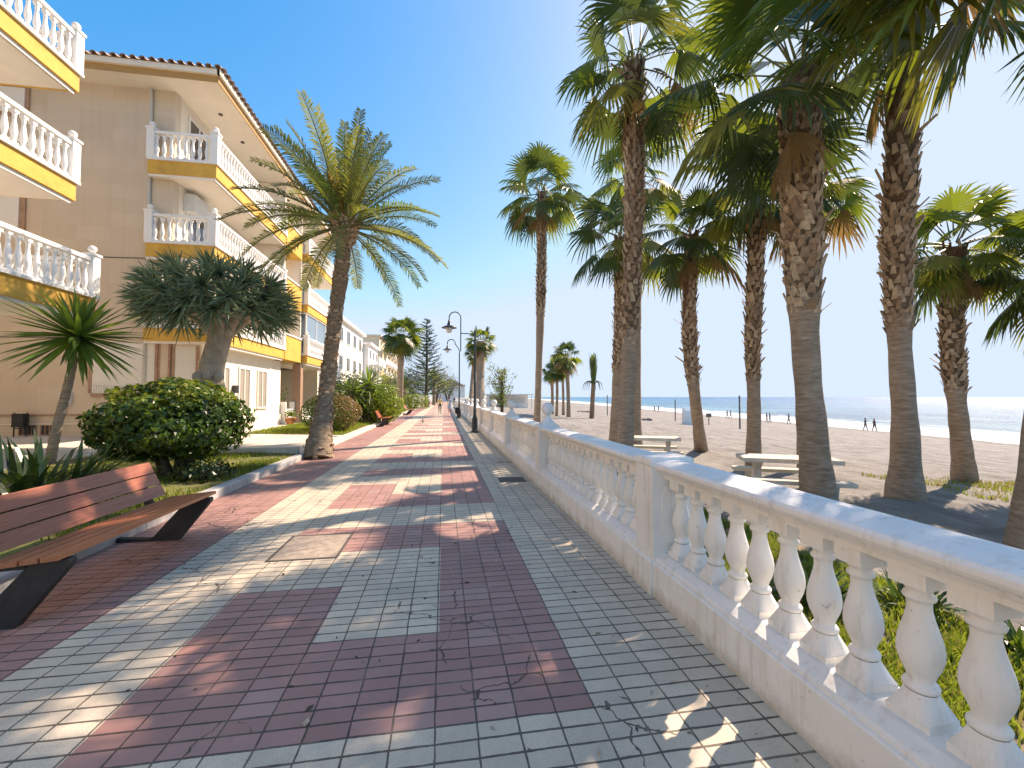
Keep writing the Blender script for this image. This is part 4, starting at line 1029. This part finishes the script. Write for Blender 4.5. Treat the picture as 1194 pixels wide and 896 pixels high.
def litter_bin(label, loc, rz=0):
    t = thing('litter_bin', label, 'litter bin', loc, rz, 'black litter bins')
    mb = MB()
    for s_ in (-1,1): mb.box(s_*.27-.02, s_*.27+.02, -.02, .02, 0, .86)
    mb.box(-.25,.25,-.012,.012,.30,.33); mb.build('stand', M['black_metal'], t)
    mb = MB(); mb.prism([(-.24,.36),(.24,.36),(.25,.82),(.23,.82),(.22,.38),(-.22,.38),(-.23,.82),(-.25,.82)], -.16, .14, 0, 'x' if False else 'y')
    mb.box(-.24,.24,-.175,-.160,.36,.82); mb.box(-.24,.24,.140,.155,.36,.82)
    for k in range(5): mb.box(-.245,.245,-.184,-.176,.40+k*.09,.42+k*.09)
    mb.build('bin_body', M['black_metal'], t)
    return t
litter_bin('black metal litter bin standing against the stone clad end wall', (-12.9,15.3,.345)).scale = (.62,.62,.9)
litter_bin('dark litter bin at the foot of the farther street lamp', (1.02,31.6,0), 1.57)

# ------------------------------------------------------------------ picnic tables on the sand
def picnic_table():
    t = thing('picnic_table', 'pale concrete picnic table with two benches in front of the straight palm', 'picnic table', (0,0,0), 0, 'concrete picnic tables')
    mb = MB(); mb.box(-.40,.40,-.95,-.005,.70,.78); mb.box(-.40,.40,.005,.95,.70,.78); mb.build('table_top', M['concrete'], t)
    for y in (-.6,.6):
        mb = MB(); mb.prism([(-.26,-.05),(.26,-.05),(.17,.12),(.13,.55),(.30,.70),(-.30,.70),(-.13,.55),(-.17,.12)], y-.06, y+.06); mb.build('pedestal', M['concrete'], t)
    for x_ in (-.78,.78):
        mb = MB(); mb.box(x_-.16,x_+.16,-.95,.95,.38,.45)
        for y in (-.6,.6): mb.prism([(x_-.12,-.05),(x_+.12,-.05),(x_+.08,.2),(x_+.13,.38),(x_-.13,.38),(x_-.08,.2)], y-.05, y+.05)
        mb.build('bench', M['concrete'], t)
    return t
pt = picnic_table(); pt.location = (6.47, 7.11, -0.08); pt.location.z = -.30; pt.rotation_euler.z = R(64); pt.scale = (.85,.85,.97)
p2 = copy_tree(pt); p2.location = (5.73, 11.12, -0.28); p2.rotation_euler.z = R(66); p2.scale = (.85,.85,.97); p2['label'] = 'pale concrete picnic table beside the leaning curved palm, farther away'
def post(label, loc, h, r=.07):
    mb = MB(); mb.lathe([(r,-.2),(r,h-.1),(r*.8,h),(.004,h+.02)], n=8); o = mb.build('wooden_post', M['wood_post'], None, loc); tag(o, label, 'post', 'posts on the beach')
def B(x, y, d):          # a point on the sand at a given distance along the axis
    a = (x-597)/490; v = Vector((a*math.cos(R(9.27))+math.sin(R(9.27)), math.cos(R(9.27))-a*math.sin(R(9.27))))*d
    return (v.x, v.y, beach_z(v.x, v.y))
for x_, d, h, lab in ((708,60,2.9,'thin dark post on the sand right of the tied palm'), (787,52,2.6,'thin dark post on the sand left of the white hut'), (862,38,3.0,'tallest thin dark post on the sand, beside the straight palm')):
    post(lab, B(x_,0,d), h)
t = thing('beach_sign', 'small sign board on a short post on the open sand', 'sign', B(826,0,45)); mb = MB(); mb.lathe([(.05,-.2),(.05,1.1)], n=6); mb.build('post', M['wood_post'], t)
mb = MB(); mb.box(-.3,.3,-.03,.03,.85,1.25); mb.build('board', M['wood_post'], t)
t = thing('beach_hut', 'small white rounded hut on the sand behind the leaning palm', 'hut', B(804,0,42), R(75)); t.scale = (.85,.85,.9); mb = MB()
mb.prism([(-.75,-.2),(.75,-.2),(.75,1.0),(.6,1.55),(.3,1.85),(-.3,1.85),(-.6,1.55),(-.75,1.0)], -.7, .7); mb.build('body', M['white_build'], t)
mb = MB(); mb.box(-.3,.3,-.73,-.703,-.1,1.2); mb.build('door', M['ac_white'], t)
# driftwood / boulders far along the sand
for x_, d, lab in ((748,48,'dark low heap of seaweed left on the sand'), (680,75,'long dark upturned boat hull far along the sand')):
    rr = random.Random(int(x_)); mb = MB(); n_ = 14
    for i in range(4): mb.ball((i*.55-.8, rr.uniform(-.1,.1), .05), rr.uniform(.28,.42), 8, 0, .5)
    o = mb.build('debris_heap', M['wood_post'], None, B(x_,0,d)); tag(o, lab.replace('long dark upturned boat hull','long dark heap of driftwood'), 'heap')

# ------------------------------------------------------------------ buildings
def rail_baluster_mesh():
    mb = MB(); mb.box(-.055,.055,-.055,.055,.10,.16)
    mb.lathe([(.052,.16),(.035,.20),(.033,.22),(.058,.34),(.062,.40),(.052,.50),(.036,.62),(.031,.70),(.042,.72),(.034,.74),(.048,.80)], n=10, cap=False)
    mb.box(-.05,.05,-.05,.05,.80,.86); return mb
RBM = rail_baluster_mesh()
def balcony(parent, x_out, x_in, y0, y1, zf, sides, indiv, rest_mb, base_ob, offset, skip_front=None, slab=.42):
    """yellow edged slab with a white balustrade; returns the balcony part"""
    o = Vector(offset)
    mb = MB()
    mb.box(x_in, x_out, y0, y1, zf-slab, zf, 0)                                  # ochre fascia and slab
    mb.box(x_in, x_out+.06, y0-.06, y1+.06, zf+.002, zf+.07, 1)                   # white kerb
    mb.box(x_in, x_out-.16, y0+.16, y1-.16, zf-slab-.06, zf-slab-.002, 2)             # soffit, set in
    mb.box(x_out-.10, x_out-.06, y0+.06, y1-.06, zf-slab-.085, zf-slab-.0025, 1)      # white drip trim
    mb.box(x_in, x_out-.102, y0+.06, y0+.10, zf-slab-.085, zf-slab-.0025, 1)
    b_ = mb.build('balcony', [M['yellow'], M['rail_white'], M['soffit']], parent, -o)
    mb = MB(); xr = x_out-.06
    runs = []
    mb.box(xr-.075, xr+.075, y0+.06, y1-.06, zf+.90, zf+.99)
    mb.box(xr-.06, xr+.06, y0+.06, y1-.06, zf+.072, zf+.115)
    runs.append(('y', y0+.16, y1-.16))
    for sy in sides:
        ys_ = y0+.06 if sy == 0 else y1-.06
        mb.box(x_in+.02, xr-.077, ys_-.075, ys_+.075, zf+.90, zf+.99); mb.box(x_in+.02, xr-.062, ys_-.06, ys_+.06, zf+.072, zf+.115)
        runs.append((ys_, x_in+.12, xr-.16))
    mb.build('hand_rail', M['rail_white'], b_)
    posts = [(xr, y0+.06), (xr, y1-.06)] + ([(x_in+.08, y0+.06)] if 0 in sides else [])
    for (x_, y_) in posts:
        mb = MB(); mb.box(x_-.11, x_+.11, y_-.11, y_+.11, zf+.073, zf+1.04); mb.box(x_-.135, x_+.135, y_-.135, y_+.135, zf+1.04, zf+1.10)
        mb.lathe([(.06,1.10),(.05,1.13),(.05,1.15)], (x_,y_,zf), 10); mb.ball((x_,y_,zf+1.22), .09, 8)
        mb.build('corner_post', M['rail_white'], b_)
    for ax, a, c in runs:
        n_ = int((c-a)/.2)
        for k in range(n_):
            u = a+(c-a)*(k+.5)/n_; p = Vector((xr, u, zf)) if ax == 'y' else Vector((u, ax, zf))
            if indiv(p, ax):
                if base_ob[0] is None:
                    q = RBM.build('baluster', M['rail_white'], b_); base_ob[0] = q
                else: q = link_copy(base_ob[0], b_)
                q.location = p
            else: rest_mb.add([(v[0]+p.x, v[1]+p.y, v[2]+p.z) for v in RBM.v], RBM.f, 0)
    return b_
def window(parent, axis, plane, a0, a1, z0, z1, o, out=1, kind='glass', frame=M['shutter'], name='window'):
    """axis 'x': in a wall of constant x facing +x; axis 'y': wall of constant y facing -y"""
    mb = MB(); f = .07
    def bx(m_, a, b_, c, d, t0, t1):
        if axis == 'x': m_.box(plane+min(t0,t1), plane+max(t0,t1), a, b_, c, d)
        else: m_.box(a, b_, plane-max(t0,t1), plane-min(t0,t1), c, d)
    bx(mb, a0, a0+f, z0, z1, .002, .05); bx(mb, a1-f, a1, z0, z1, .002, .05); bx(mb, a0+f, a1-f, z1-f, z1, .002, .05); bx(mb, a0-.04, a1+.04, z0-.06, z0, .002, .09)
    bx(mb, (a0+a1)/2-.03, (a0+a1)/2+.03, z0, z1-f, .002, .045)
    w_ = mb.build(name, frame, parent, -Vector(o))
    mb = MB(); bx(mb, a0+f, a1-f, z0, z1-f, .004, .018)
    if kind == 'shutter':
        for k in range(int((z1-z0-f)/.07)): bx(mb, a0+f, a1-f, z0+k*.07, z0+k*.07+.05, .0185, .026)
        mb.build('shutter_blind', M['shutter'], w_)
    else: mb.build('pane', M[kind], w_)
    return w_

YE = 15.6; XF = -9.0; XB = -7.55; Z0 = .1
FL = (3.85, 6.62, 9.38)
mo = (-12, YE, 0)
main = thing('apartment_building', 'beige apartment building with ochre edged white balconies behind the date palm', 'building', mo)
O = Vector(mo)
mb = MB()
# body as butt-jointed wall slabs
mb.box(-30, XF, YE, YE+.3, Z0, 11.95)                       # end wall
mb.build('end_wall', M['stonewall'], main, -O)
mb = MB()
mb.box(XF-.3, XF, YE+.301, 30.3, 3.3, 11.95); mb.box(-30, XF, 30.301, 30.6, Z0, 11.95); mb.box(-30,-29.7,YE+.301,30.3,Z0,11.95)
mb.build('facade', M['cream'], main, -O)
# ground floor block standing under the balconies
mb = MB(); GX = -8.05
mb.box(XF+.002, GX-.3, YE+.04, YE+.3, Z0, 3.38); mb.box(GX-.299, GX, YE+.04, 22.6, Z0, 3.38); mb.box(-12, GX-.3, 22.3, 22.6, Z0, 3.38)
mb.build('ground_floor_wall', M['cream'], main, -O)
mb = MB()
mb.box(GX+.002, GX+.06, YE+.04, 22.6, Z0, .75); mb.box(-30, GX+.06, YE-.03, YE-.003, .72, .76); mb.build('plinth_band', M['brownstone'] if False else M['cream'], main, -O)
mb = MB(); mb.box(-30, XF-.0, YE-.035, YE-.004, 1.0, 1.05); mb.build('plinth_line', M['brownstone'], main, -O)
# ground floor shutters on the end wall
def shutter_bay(a0, a1, z0, z1, pl):
    mb = MB(); mb.box(a0, a0+.09, pl-.05, pl-.003, z0, z1); mb.box(a1-.09, a1, pl-.05, pl-.003, z0, z1); mb.box(a0+.09, a1-.09, pl-.06, pl-.003, z0-.12, z0-.0)
    w_ = mb.build('window', M['brownstone'], main, -O)
    mb = MB(); mb.box(a0+.09, a1-.09, pl-.03, pl-.004, z0, z1)
    for k in range(int((z1-z0)/.085)): mb.box(a0+.14, a1-.14, pl-.038, pl-.0305, z0+k*.085, z0+k*.085+.065)
    mb.build('shutter_blind', M['shutter'], w_)
    mb = MB(); 
    for k in range(int((a1-a0-.26)/.07)): mb.box(a0+.15+k*.07, a0+.165+k*.07, pl-.062, pl-.045, z0+.001, z0+.28)
    mb.box(a0+.14, a1-.14, pl-.065, pl-.042, z0+.28, z0+.31); mb.build('window_guard', M['rail_white'], w_)
shutter_bay(-11.3,-9.32,1.72,3.36,YE)
shutter_bay(-8.93,-8.12,.9,3.3,YE+.04)
mb = MB(); mb.box(-9.24,-9.02,YE-.045,YE-.003,.1,3.36,1); mb.box(-9.30,-9.242,YE-.05,YE-.003,.1,3.36,0); mb.box(-9.018,-8.95,YE-.05,YE-.003,.1,3.36,0); mb.build('pillar', [M['brownstone'], M['stonewall']], main, -O)
# upper shutter window at the left of the end wall
mb = MB(); mb.box(-14.6,-13.2,YE-.05,YE-.003,6.9,9.0); w_ = mb.build('window', M['brownstone'], main, -O)
mb = MB(); mb.box(-14.5,-13.35,YE-.08,YE-.051,7.0,8.95); mb.build('shutter_blind', M['shutter'], w_)
mb = MB(); mb.box(-14.3,-13.2,YE-.05,YE-.003,10.6,11.6); w_ = mb.build('window', M['brownstone'], main, -O)
mb = MB(); mb.box(-14.2,-13.3,YE-.08,YE-.051,10.7,11.5); mb.build('shutter_blind', M['shutter'], w_)
for x_ in (-13.2,-12.6):
    mb = MB(); mb.box(x_, x_+.5, YE-.02, YE-.003, .38, .72)
    vg = mb.build('vent', M['brownstone'], main, -O); mb = MB()
    for k in range(4): mb.box(x_+.04+k*.115, x_+.12+k*.115, YE-.028, YE-.0205, .41, .69)
    mb.build('vent_bar', M['darkroom'], vg)
# balconies
rest = MB(); base_ob = [None]; cnt = [0]
def near_ok(p, ax):
    ok = p.z > 6 and p.y < 21.6 and cnt[0] < 92
    if ok: cnt[0] += 1
    return ok
for zf in FL:
    balcony(main, XB, -9.6, YE-.32, 21.6, zf, (0,), near_ok, rest, base_ob, mo)
    mb = MB(); mb.box(XF+.004, XB+.0, 21.71, 24.0, zf-.42, zf+.78, 0); mb.box(XF+.004, XB+.05, 21.71, 24.0, zf+.782, zf+.86, 1)
    mb.build('parapet_panel', [M['yellow'], M['rail_white']], main, -O)
    balcony(main, XB+.25, XF+.004, 24.2, 30.2, zf, (0,), lambda p, ax: False, rest, base_ob, mo)
tag(rest.build('baluster', M['rail_white'], main, -O), kind='stuff')
# balcony glazing on the first floor of the far bay
mb = MB(); zf = FL[0]
for y in (24.35,26.2,28.1,30.0): mb.box(XB+.1, XB+.16, y-.03, y+.03, zf+1.0, zf+2.34)
mb.box(XB+.1,XB+.16,24.38,29.97,zf+2.28,zf+2.34); gz = mb.build('balcony_glazing', M['rail_white'], main, -O)
mb = MB(); mb.box(XB+.12,XB+.135,24.38,29.97,zf+1.0,zf+2.28); mb.box(XF+.1,XB+.098,24.36,24.375,zf+1.0,zf+2.3); mb.build('pane', M['glass_blue'], gz)
for zf in FL:
    for a, b_ in ((16.3,17.6),(18.6,20.2)): window(main, 'x', XF, a, b_, zf+.1, zf+2.2, mo)
    window(main, 'x', XF, 21.9, 22.5, zf+1.0, zf+2.1, mo); window(main, 'x', XF, 22.9, 23.7, zf+1.0, zf+2.1, mo)
    for a, b_ in ((24.8,26.3),(27.2,29.0)): window(main, 'x', XF, a, b_, zf+.1, zf+2.2, mo)
mb = MB()
for y in (21.66, 24.06): mb.box(XF+.004, XB-.05, y-.055, y+.055, FL[0]-.42, 11.93)
mb.build('partition_wall', M['cream'], main, -O)
for a, b_, z0_, z1_ in ((16.7,17.5,.75,2.75),(18.2,19.2,1.15,2.8),(19.9,20.9,1.15,2.8)): window(main, 'x', GX, a, b_, z0_, z1_, mo, kind='blind')
mb = MB(); mb.box(GX+.01,GX+.14,17.72,17.98,1.75,2.05); mb.build('letter_box', M['black_metal'], main, -O)
# air conditioner on the second floor balcony
mb = MB(); mb.box(XF+.002,XF+.36,16.15,17.1,8.1,8.72); ac = mb.build('air_conditioner', M['ac_white'], main, -O)
mb = MB(); mb.lathe([(.25,0),(.25,.02),(.03,.03)], (0,0,0), 16); f_ = mb.build('fan_grille', M['grate'], ac); f_.rotation_euler.y = R(90); f_.location = Vector((XF+.362,16.6,8.4))-O
# drain pipe
mb = MB(); mb.tube([(-9.72,YE-.06,11.95),(-9.70,YE-.06,11.6),(-9.70,YE-.06,.4)], .05, 8); mb.build('drain_pipe', M['pipe'], main, -O)
mb = MB()
for z_, sag in ((3.52,.03),(6.15,.05)):
    mb.tube([(-24+i*1.43, YE-.025, z_-sag*math.sin(i*1.1)) for i in range(11)], .012, 5)
mb.tube([(-11.9,YE-.025,3.5),(-11.88,YE-.025,2.2),(-11.9,YE-.025,1.1)], .012, 5)
mb.build('wall_cable', M['black_metal'], main, -O)
mb = MB(); mb.box(-12.05,-11.75,YE-.12,YE-.003,1.35,1.75); mb.build('meter_box', M['ac_white'], main, -O)
# far bay ground floor : pillar, dark recess, white terrace rail
mb = MB(); mb.box(-11.6,-11.4,22.61,30.3,Z0,3.38); mb.box(-11.399,-8.4,30.1,30.3,Z0,3.38); mb.build('recess_wall', M['cream'], main, -O)
for y in (24.2,30.0):
    mb = MB(); mb.box(-7.95,-7.55,y-.2,y+.2,Z0,3.36); mb.build('pillar', M['brownstone'], main, -O)
mb = MB(); mb.box(-8.0,-7.86,22.75,23.95,.3,.9); mb.box(-8.02,-7.84,22.75,23.95,.902,.98); mb.box(-8.0,-7.86,24.45,29.75,.3,.9); mb.box(-8.02,-7.84,24.45,29.75,.902,.98)
for y in (22.75,24.0): mb.box(-8.05,-7.8,y-.12,y+.0,.2,1.35)
mb.build('terrace_wall', M['rail_white'], main, -O)
# roof : soffit, brown fascia, clay tiles
mb = MB(); ex = -7.35; ey = YE-.75; ze = 12.0
mb.box(-30.5, ex, ey, 31.2, ze-.05, ze, 0)
mb.box(-30.5, ex, ey-.03, ey-.002, ze-.10, ze+.13, 1); mb.box(ex+.002, ex+.03, ey-.03, 31.2, ze-.10, ze+.13, 1)
mb.box(-30.5, ex+.10, ey-.13, ey-.032, ze+.10, ze+.27, 2); mb.box(ex+.032, ex+.13, ey-.13, 31.2, ze+.10, ze+.27, 2)
roof = mb.build('roof', [M['soffit'], M['fascia'], M['cream']], main, -O)
mb = MB(); hz = ze+.28; rise = math.tan(R(17))
# hipped slopes
A = Vector((ex+.16, ey-.16, hz)); run = 6.0
mb.add([(-30.5,A.y,hz),(A.x,A.y,hz),(A.x-run,A.y+run,hz+run*rise),(-30.5,A.y+run,hz+run*rise)], [(0,1,2,3)])
mb.add([(A.x,A.y,hz),(A.x,31.3,hz),(A.x-run,31.3,hz+run*rise),(A.x-run,A.y+run,hz+run*rise)], [(0,1,2,3)])
def barrel(x_, y_, dx, dy):
    n_ = 7; L = min(2.2, max(.3, (A.x-x_ if dy else y_-A.y)*.98)); vsx = []
    for t_ in (0, L):
        for i in range(n_):
            a = math.pi*i/(n_-1); off = .095*math.cos(a); h = .085*math.sin(a)
            vsx.append((x_+dx*(t_-.10)+dy*off, y_+dy*(t_-.10)+dx*off, hz+.0+h+(t_-.10)*rise))
    mb.add(vsx, [(i,i+1,n_+i+1,n_+i) for i in range(n_-1)], 0, True)
x_ = ex+.1
while x_ > -26: barrel(x_, A.y, 0, 1); x_ -= .27
y = A.y+.1
while y < 31: barrel(A.x, y, -1, 0); y += .27
mb.build('roof_tiles', M['rooftile'], roof)
for k in range(5):
    mb = MB(); mb.lathe([(.07,-.035),(.07,-.002)], (-8.1,16.6+k*1.7,ze-.05), 10); mb.build('ceiling_spot', M['grate'], roof, None)

# the nearer block on the left, only its balconies reach into view
mo2 = (-11, 6, 0); O2 = Vector(mo2)
left = thing('apartment_building', 'nearest building at the left edge with three white balustraded balconies', 'building', mo2)
mb = MB(); mb.box(-24,-11.3,-8,10.9,.1,12.6); mb.build('facade', M['cream'], left, -O2)
rest2 = MB(); cnt2 = [0]
def ok2(p, ax):
    g_ = p.y > 7.6 and cnt2[0] < 98
    if g_: cnt2[0] += 1
    return g_
base2 = [None]
for zf, xo in ((4.02,-8.5),(6.86,-9.0),(9.60,-9.0)):
    balcony(left, xo, -11.29, -3, 11.85, zf, (1,), ok2, rest2, base2, mo2)
    for a, b_ in ((0.5,2.2),(5.2,7.0)): window(left, 'x', -11.3, a, b_, zf+.1, zf+2.2, mo2)
tag(rest2.build('baluster', M['rail_white'], left, -O2), kind='stuff')
mb = MB(); mb.box(-24.3,-8.9,-8.2,11.9,12.6,12.9); mb.build('roof', M['cream'], left, -O2)

# far buildings
def far_building(name, label, x0, x1, y0, y1, h, mat, floors, nwin, balc):
    o = ((x0+x1)/2, y0, .1); Ov = Vector(o)
    t = thing(name, label, 'building', o)
    mb = MB(); mb.box(x0,x1,y0,y1,.1,h); mb.build('wall', mat, t, -Ov)
    mb = MB(); mb.box(x0-.3,x1+.4,y0-.3,y1+.3,h+.002,h+.3); mb.build('roof', mat, t, -Ov)
    fh = (h-.6)/floors
    for f_ in range(floors):
        z = .6+f_*fh
        for k in range(nwin):
            a = y0+(y1-y0)*(k+.25)/nwin; window(t, 'x', x1, a, a+min(1.6, (y1-y0)/nwin*.5), z+.9, z+fh-.6, o)
        if balc and f_ > 0:
            mb = MB(); 
            for k in range(balc):
                a = y0+(y1-y0)*(k+.1)/balc; c = y0+(y1-y0)*(k+.85)/balc; mb.box(x1+.06, x1+1.3, a, c, z-.05, z+.12); mb.box(x1+1.2, x1+1.3, a, c, z+.12, z+1.0)
            mb.build('balcony', M['white_build'] if mat is not M['white_build'] else M['rail_white'], t, -Ov)
    return t
far_building('white_building', 'white building with rows of small windows, right of the leaning date palm', -22,-10.6,41,58,9.6, M['white_build'], 3, 5, 0)
far_building('white_house', 'low white wing attached beyond the white building, a step lower', -20,-9.9,58.4,66,8.6, M['white_build'], 3, 3, 2)
far_building('beige_building', 'beige block with stacked balconies farther along the promenade', -30,-12.6,86,125,13.6, M['beige_build'], 5, 6, 6)
# beach bar beyond the balustrade
t = thing('beach_bar', 'low white beach bar with a flat awning far beyond the balustrade', 'building', (13,84,-.6))
mb = MB(); mb.box(-4,4,0,5,-.4,2.6); mb.build('wall', M['white_build'], t)
mb = MB(); mb.box(-4.6,4.6,-2.5,5.3,2.602,2.8); mb.build('awning', M['white_build'], t)
mb = MB(); mb.box(-3.2,-.3,-.03,-.003,.9,2.1); mb.box(.5,3.4,-.03,-.003,.9,2.1); mb.build('shutter', M['ac_white'], t)
for x_ in (-4.3,4.3):
    mb = MB(); mb.box(x_-.08,x_+.08,-2.3,-2.14,-.5,2.6); mb.build('awning_post', M['rail_white'], t)
t = thing('far_white_house', 'tiny pale house at the far end of the promenade', 'building', (2.5,150,0))
mb = MB(); mb.box(-5,5,0,8,-.2,5.5); mb.build('wall', M['white_build'], t)
mb = MB(); mb.prism([(-5.4,5.502),(5.4,5.502),(0,8)], -.4, 8.4); mb.build('roof', M['rooftile'], t)

# ------------------------------------------------------------------ people
def person(label, loc, rz, top, bottom, hair, pose, h=1.70, group=None, dress=False):
    J = {'pel':(0,0,.95),'wai':(0,.0,1.10),'che':(0,.01,1.32),'nec':(0,.0,1.47),'hd0':(0,-.015,1.56),'hd1':(0,-.01,1.66),'hd2':(0,0,1.72)}
    st, sw = pose
    E_ = []; V = []; rad = []; idx = {}
    def vtx(n_, p, r): idx[n_] = len(V); V.append(p); rad.append(r)
    R_ = {'pel':(.145,.11),'wai':(.125,.095),'che':(.155,.105),'nec':(.055,.055),'hd0':(.075,.085),'hd1':(.085,.10),'hd2':(.05,.06)}
    for n_ in J: vtx(n_, J[n_], R_[n_])
    for a, b_ in (('pel','wai'),('wai','che'),('che','nec'),('nec','hd0'),('hd0','hd1'),('hd1','hd2')): E_.append((idx[a], idx[b_]))
    for s_, k in ((-1,'l'),(1,'r')):
        f = st*s_
        vtx('hip'+k, (.09*s_,0,.90), (.09,.09)); vtx('kne'+k, (.10*s_, -.30*f-.03*abs(f)*1.5, .49), (.06,.06)); vtx('ank'+k, (.10*s_, -.52*f+.06*(f < 0), .08+.05*(f < 0)), (.04,.045)); vtx('toe'+k, (.11*s_, -.52*f-.15+.06*(f < 0), .035), (.04,.03))
        vtx('sho'+k, (.19*s_,.01,1.39), (.055,.055)); vtx('elb'+k, (.25*s_, .16*f*sw+.02, 1.12), (.042,.042)); vtx('wri'+k, (.25*s_, .26*f*sw-.08, .89), (.03,.03)); vtx('han'+k, (.24*s_, .28*f*sw-.12, .79), (.035,.022))
        for a, b_ in (('pel','hip'+k),('hip'+k,'kne'+k),('kne'+k,'ank'+k),('ank'+k,'toe'+k),('che','sho'+k),('sho'+k,'elb'+k),('elb'+k,'wri'+k),('wri'+k,'han'+k)): E_.append((idx[a], idx[b_]))
    me = bpy.data.meshes.new('person_skeleton'); me.from_pydata(V, E_, []); ob = bpy.data.objects.new('person', me); col.objects.link(ob)
    md = ob.modifiers.new('skin', 'SKIN'); sv = me.skin_vertices[0].data
    for i, r in enumerate(rad): sv[i].radius = r; sv[i].use_root = (i == 0)
    ob.modifiers.new('sub', 'SUBSURF').levels = 1
    dg = bpy.context.evaluated_depsgraph_get(); dg.update()
    m2 = bpy.data.meshes.new_from_object(ob.evaluated_get(dg)); ob.modifiers.clear(); ob.data = m2; bpy.data.meshes.remove(me)
    m2.name = 'person'; m2.materials.clear()
    for q in (M['skin'], top, bottom, M['hair']): m2.materials.append(q)
    for p in m2.polygons:
        z = p.center.z; x_ = abs(p.center.x); p.use_smooth = True
        p.material_index = 3 if (z > 1.68 or (z > 1.52 and p.center.y > .015)) else 0 if z > 1.44 or (x_ > .20 and z < 1.16) or z < .05 else 1 if z > 1.0 else 2
        if dress and z < .55: p.material_index = 0
    ob.location = loc; ob.rotation_euler.z = rz; ob.scale = (h/1.75,)*3
    tag(ob, label, 'person', group)
    if dress:
        mb = MB(); mb.lathe([(.17,1.02),(.20,.85),(.25,.60),(.28,.50)], n=14, cap=False); mb.build('skirt', bottom, ob)
    mb = MB(); mb.ball((0,.012,1.655), .098, 8, 0, 1.02); hb = mb.build('hair', hair, ob)
    for v in hb.data.vertices:
        if v.co.y < -.02 and v.co.z < 1.69: v.co.y = .03
    return ob
C_ = lambda n_, c: cloth(n_, c)
yel = C_('yellow_shirt', (.75,.55,.22)); dk = C_('dark_trousers', (.04,.03,.035)); blu = C_('grey_blue_dress', (.42,.50,.58)); nav = C_('navy_cloth', (.03,.04,.10)); wht = C_('white_shirt', (.75,.74,.72)); gry = C_('grey_cloth', (.10,.10,.11)); red = C_('dusky_red_cloth', (.20,.06,.06))
person('person in a yellow top and dark trousers walking down the promenade', (-0.32, 40.97, 0.00), 0, yel, dk, M['hair'], (1,1), 1.66)
person('person in a pale grey blue dress walking beside the one in yellow', (0.62, 41.24, 0.00), 0, blu, blu, M['hair'], (-.8,1), 1.68, dress=True)
person('person in navy walking behind the pair near the far lamp', (1.74, 66.82, 0.00), 0, nav, gry, M['hair'], (.9,1), 1.72)
person('person in white farther down the promenade near the far hedge', (-2.08, 62.23, 0.00), R(20), wht, dk, M['hair'], (-.9,1), 1.75)
def BP2(x_, d): q = B(x_, 0, d); return q
for x_, d, rz, a, b_, lab in (
    (1008,57,R(70),gry,dk,'person in dark clothes on the wet sand, left of the pair between the right palms'),
    (1018.5,57,R(80),red,dk,'person in dusky red on the wet sand, right of the pair between the right palms'),
    (919,66,R(200),gry,dk,'lone person in dark clothes at the water left of the thick palm trunk'),
    (893.5,72,R(60),nav,dk,'person in navy by the water, left one of the pair beside the straight palm'),
    (897,72,R(60),gry,nav,'person in grey by the water, right one of the pair beside the straight palm'),
    (847.5,86,R(30),dk,dk,'person in black by the water, left one of the pair near the white hut'),
    (851.5,86,R(30),red,dk,'person in dusky red by the water, right one of the pair near the white hut'),
    (763,118,R(20),gry,dk,'distant person in grey at the surf, left one of the farthest pair'),
    (767.5,118,R(20),nav,dk,'distant person in navy at the surf, right one of the farthest pair')):
    person(lab, BP2(x_, d), rz, a, b_, M['hair'], (.32 if int(x_) % 2 else -.36, 1), 1.72, 'people walking along the water')
# pigeon
P0 = (-1.22, 26.02, 0.00); t = MB(); t.ball((0,0,.13), .07, 10, 0, .85)
for v_ in range(len(t.v)): q = t.v[v_]; t.v[v_] = (q[0], q[1]*1.7, q[2]+.25*q[1])
t.ball((0,.14,.235), .034, 8); t.tube([(0,.10,.16),(0,.135,.22)], [.045,.032], 8); t.tube([(0,-.10,.10),(0,-.22,.07)], [.04,.02], 6)
for s_ in (-.025,.025): t.tube([(s_,0,.09),(s_,.01,.0)], .008, 5)
t.tube([(0,.17,.235),(0,.20,.228)], [.010,.003], 5)
o = t.build('pigeon', M['wood_post'], None, P0); tag(o, 'dark pigeon standing on the promenade tiles', 'bird')
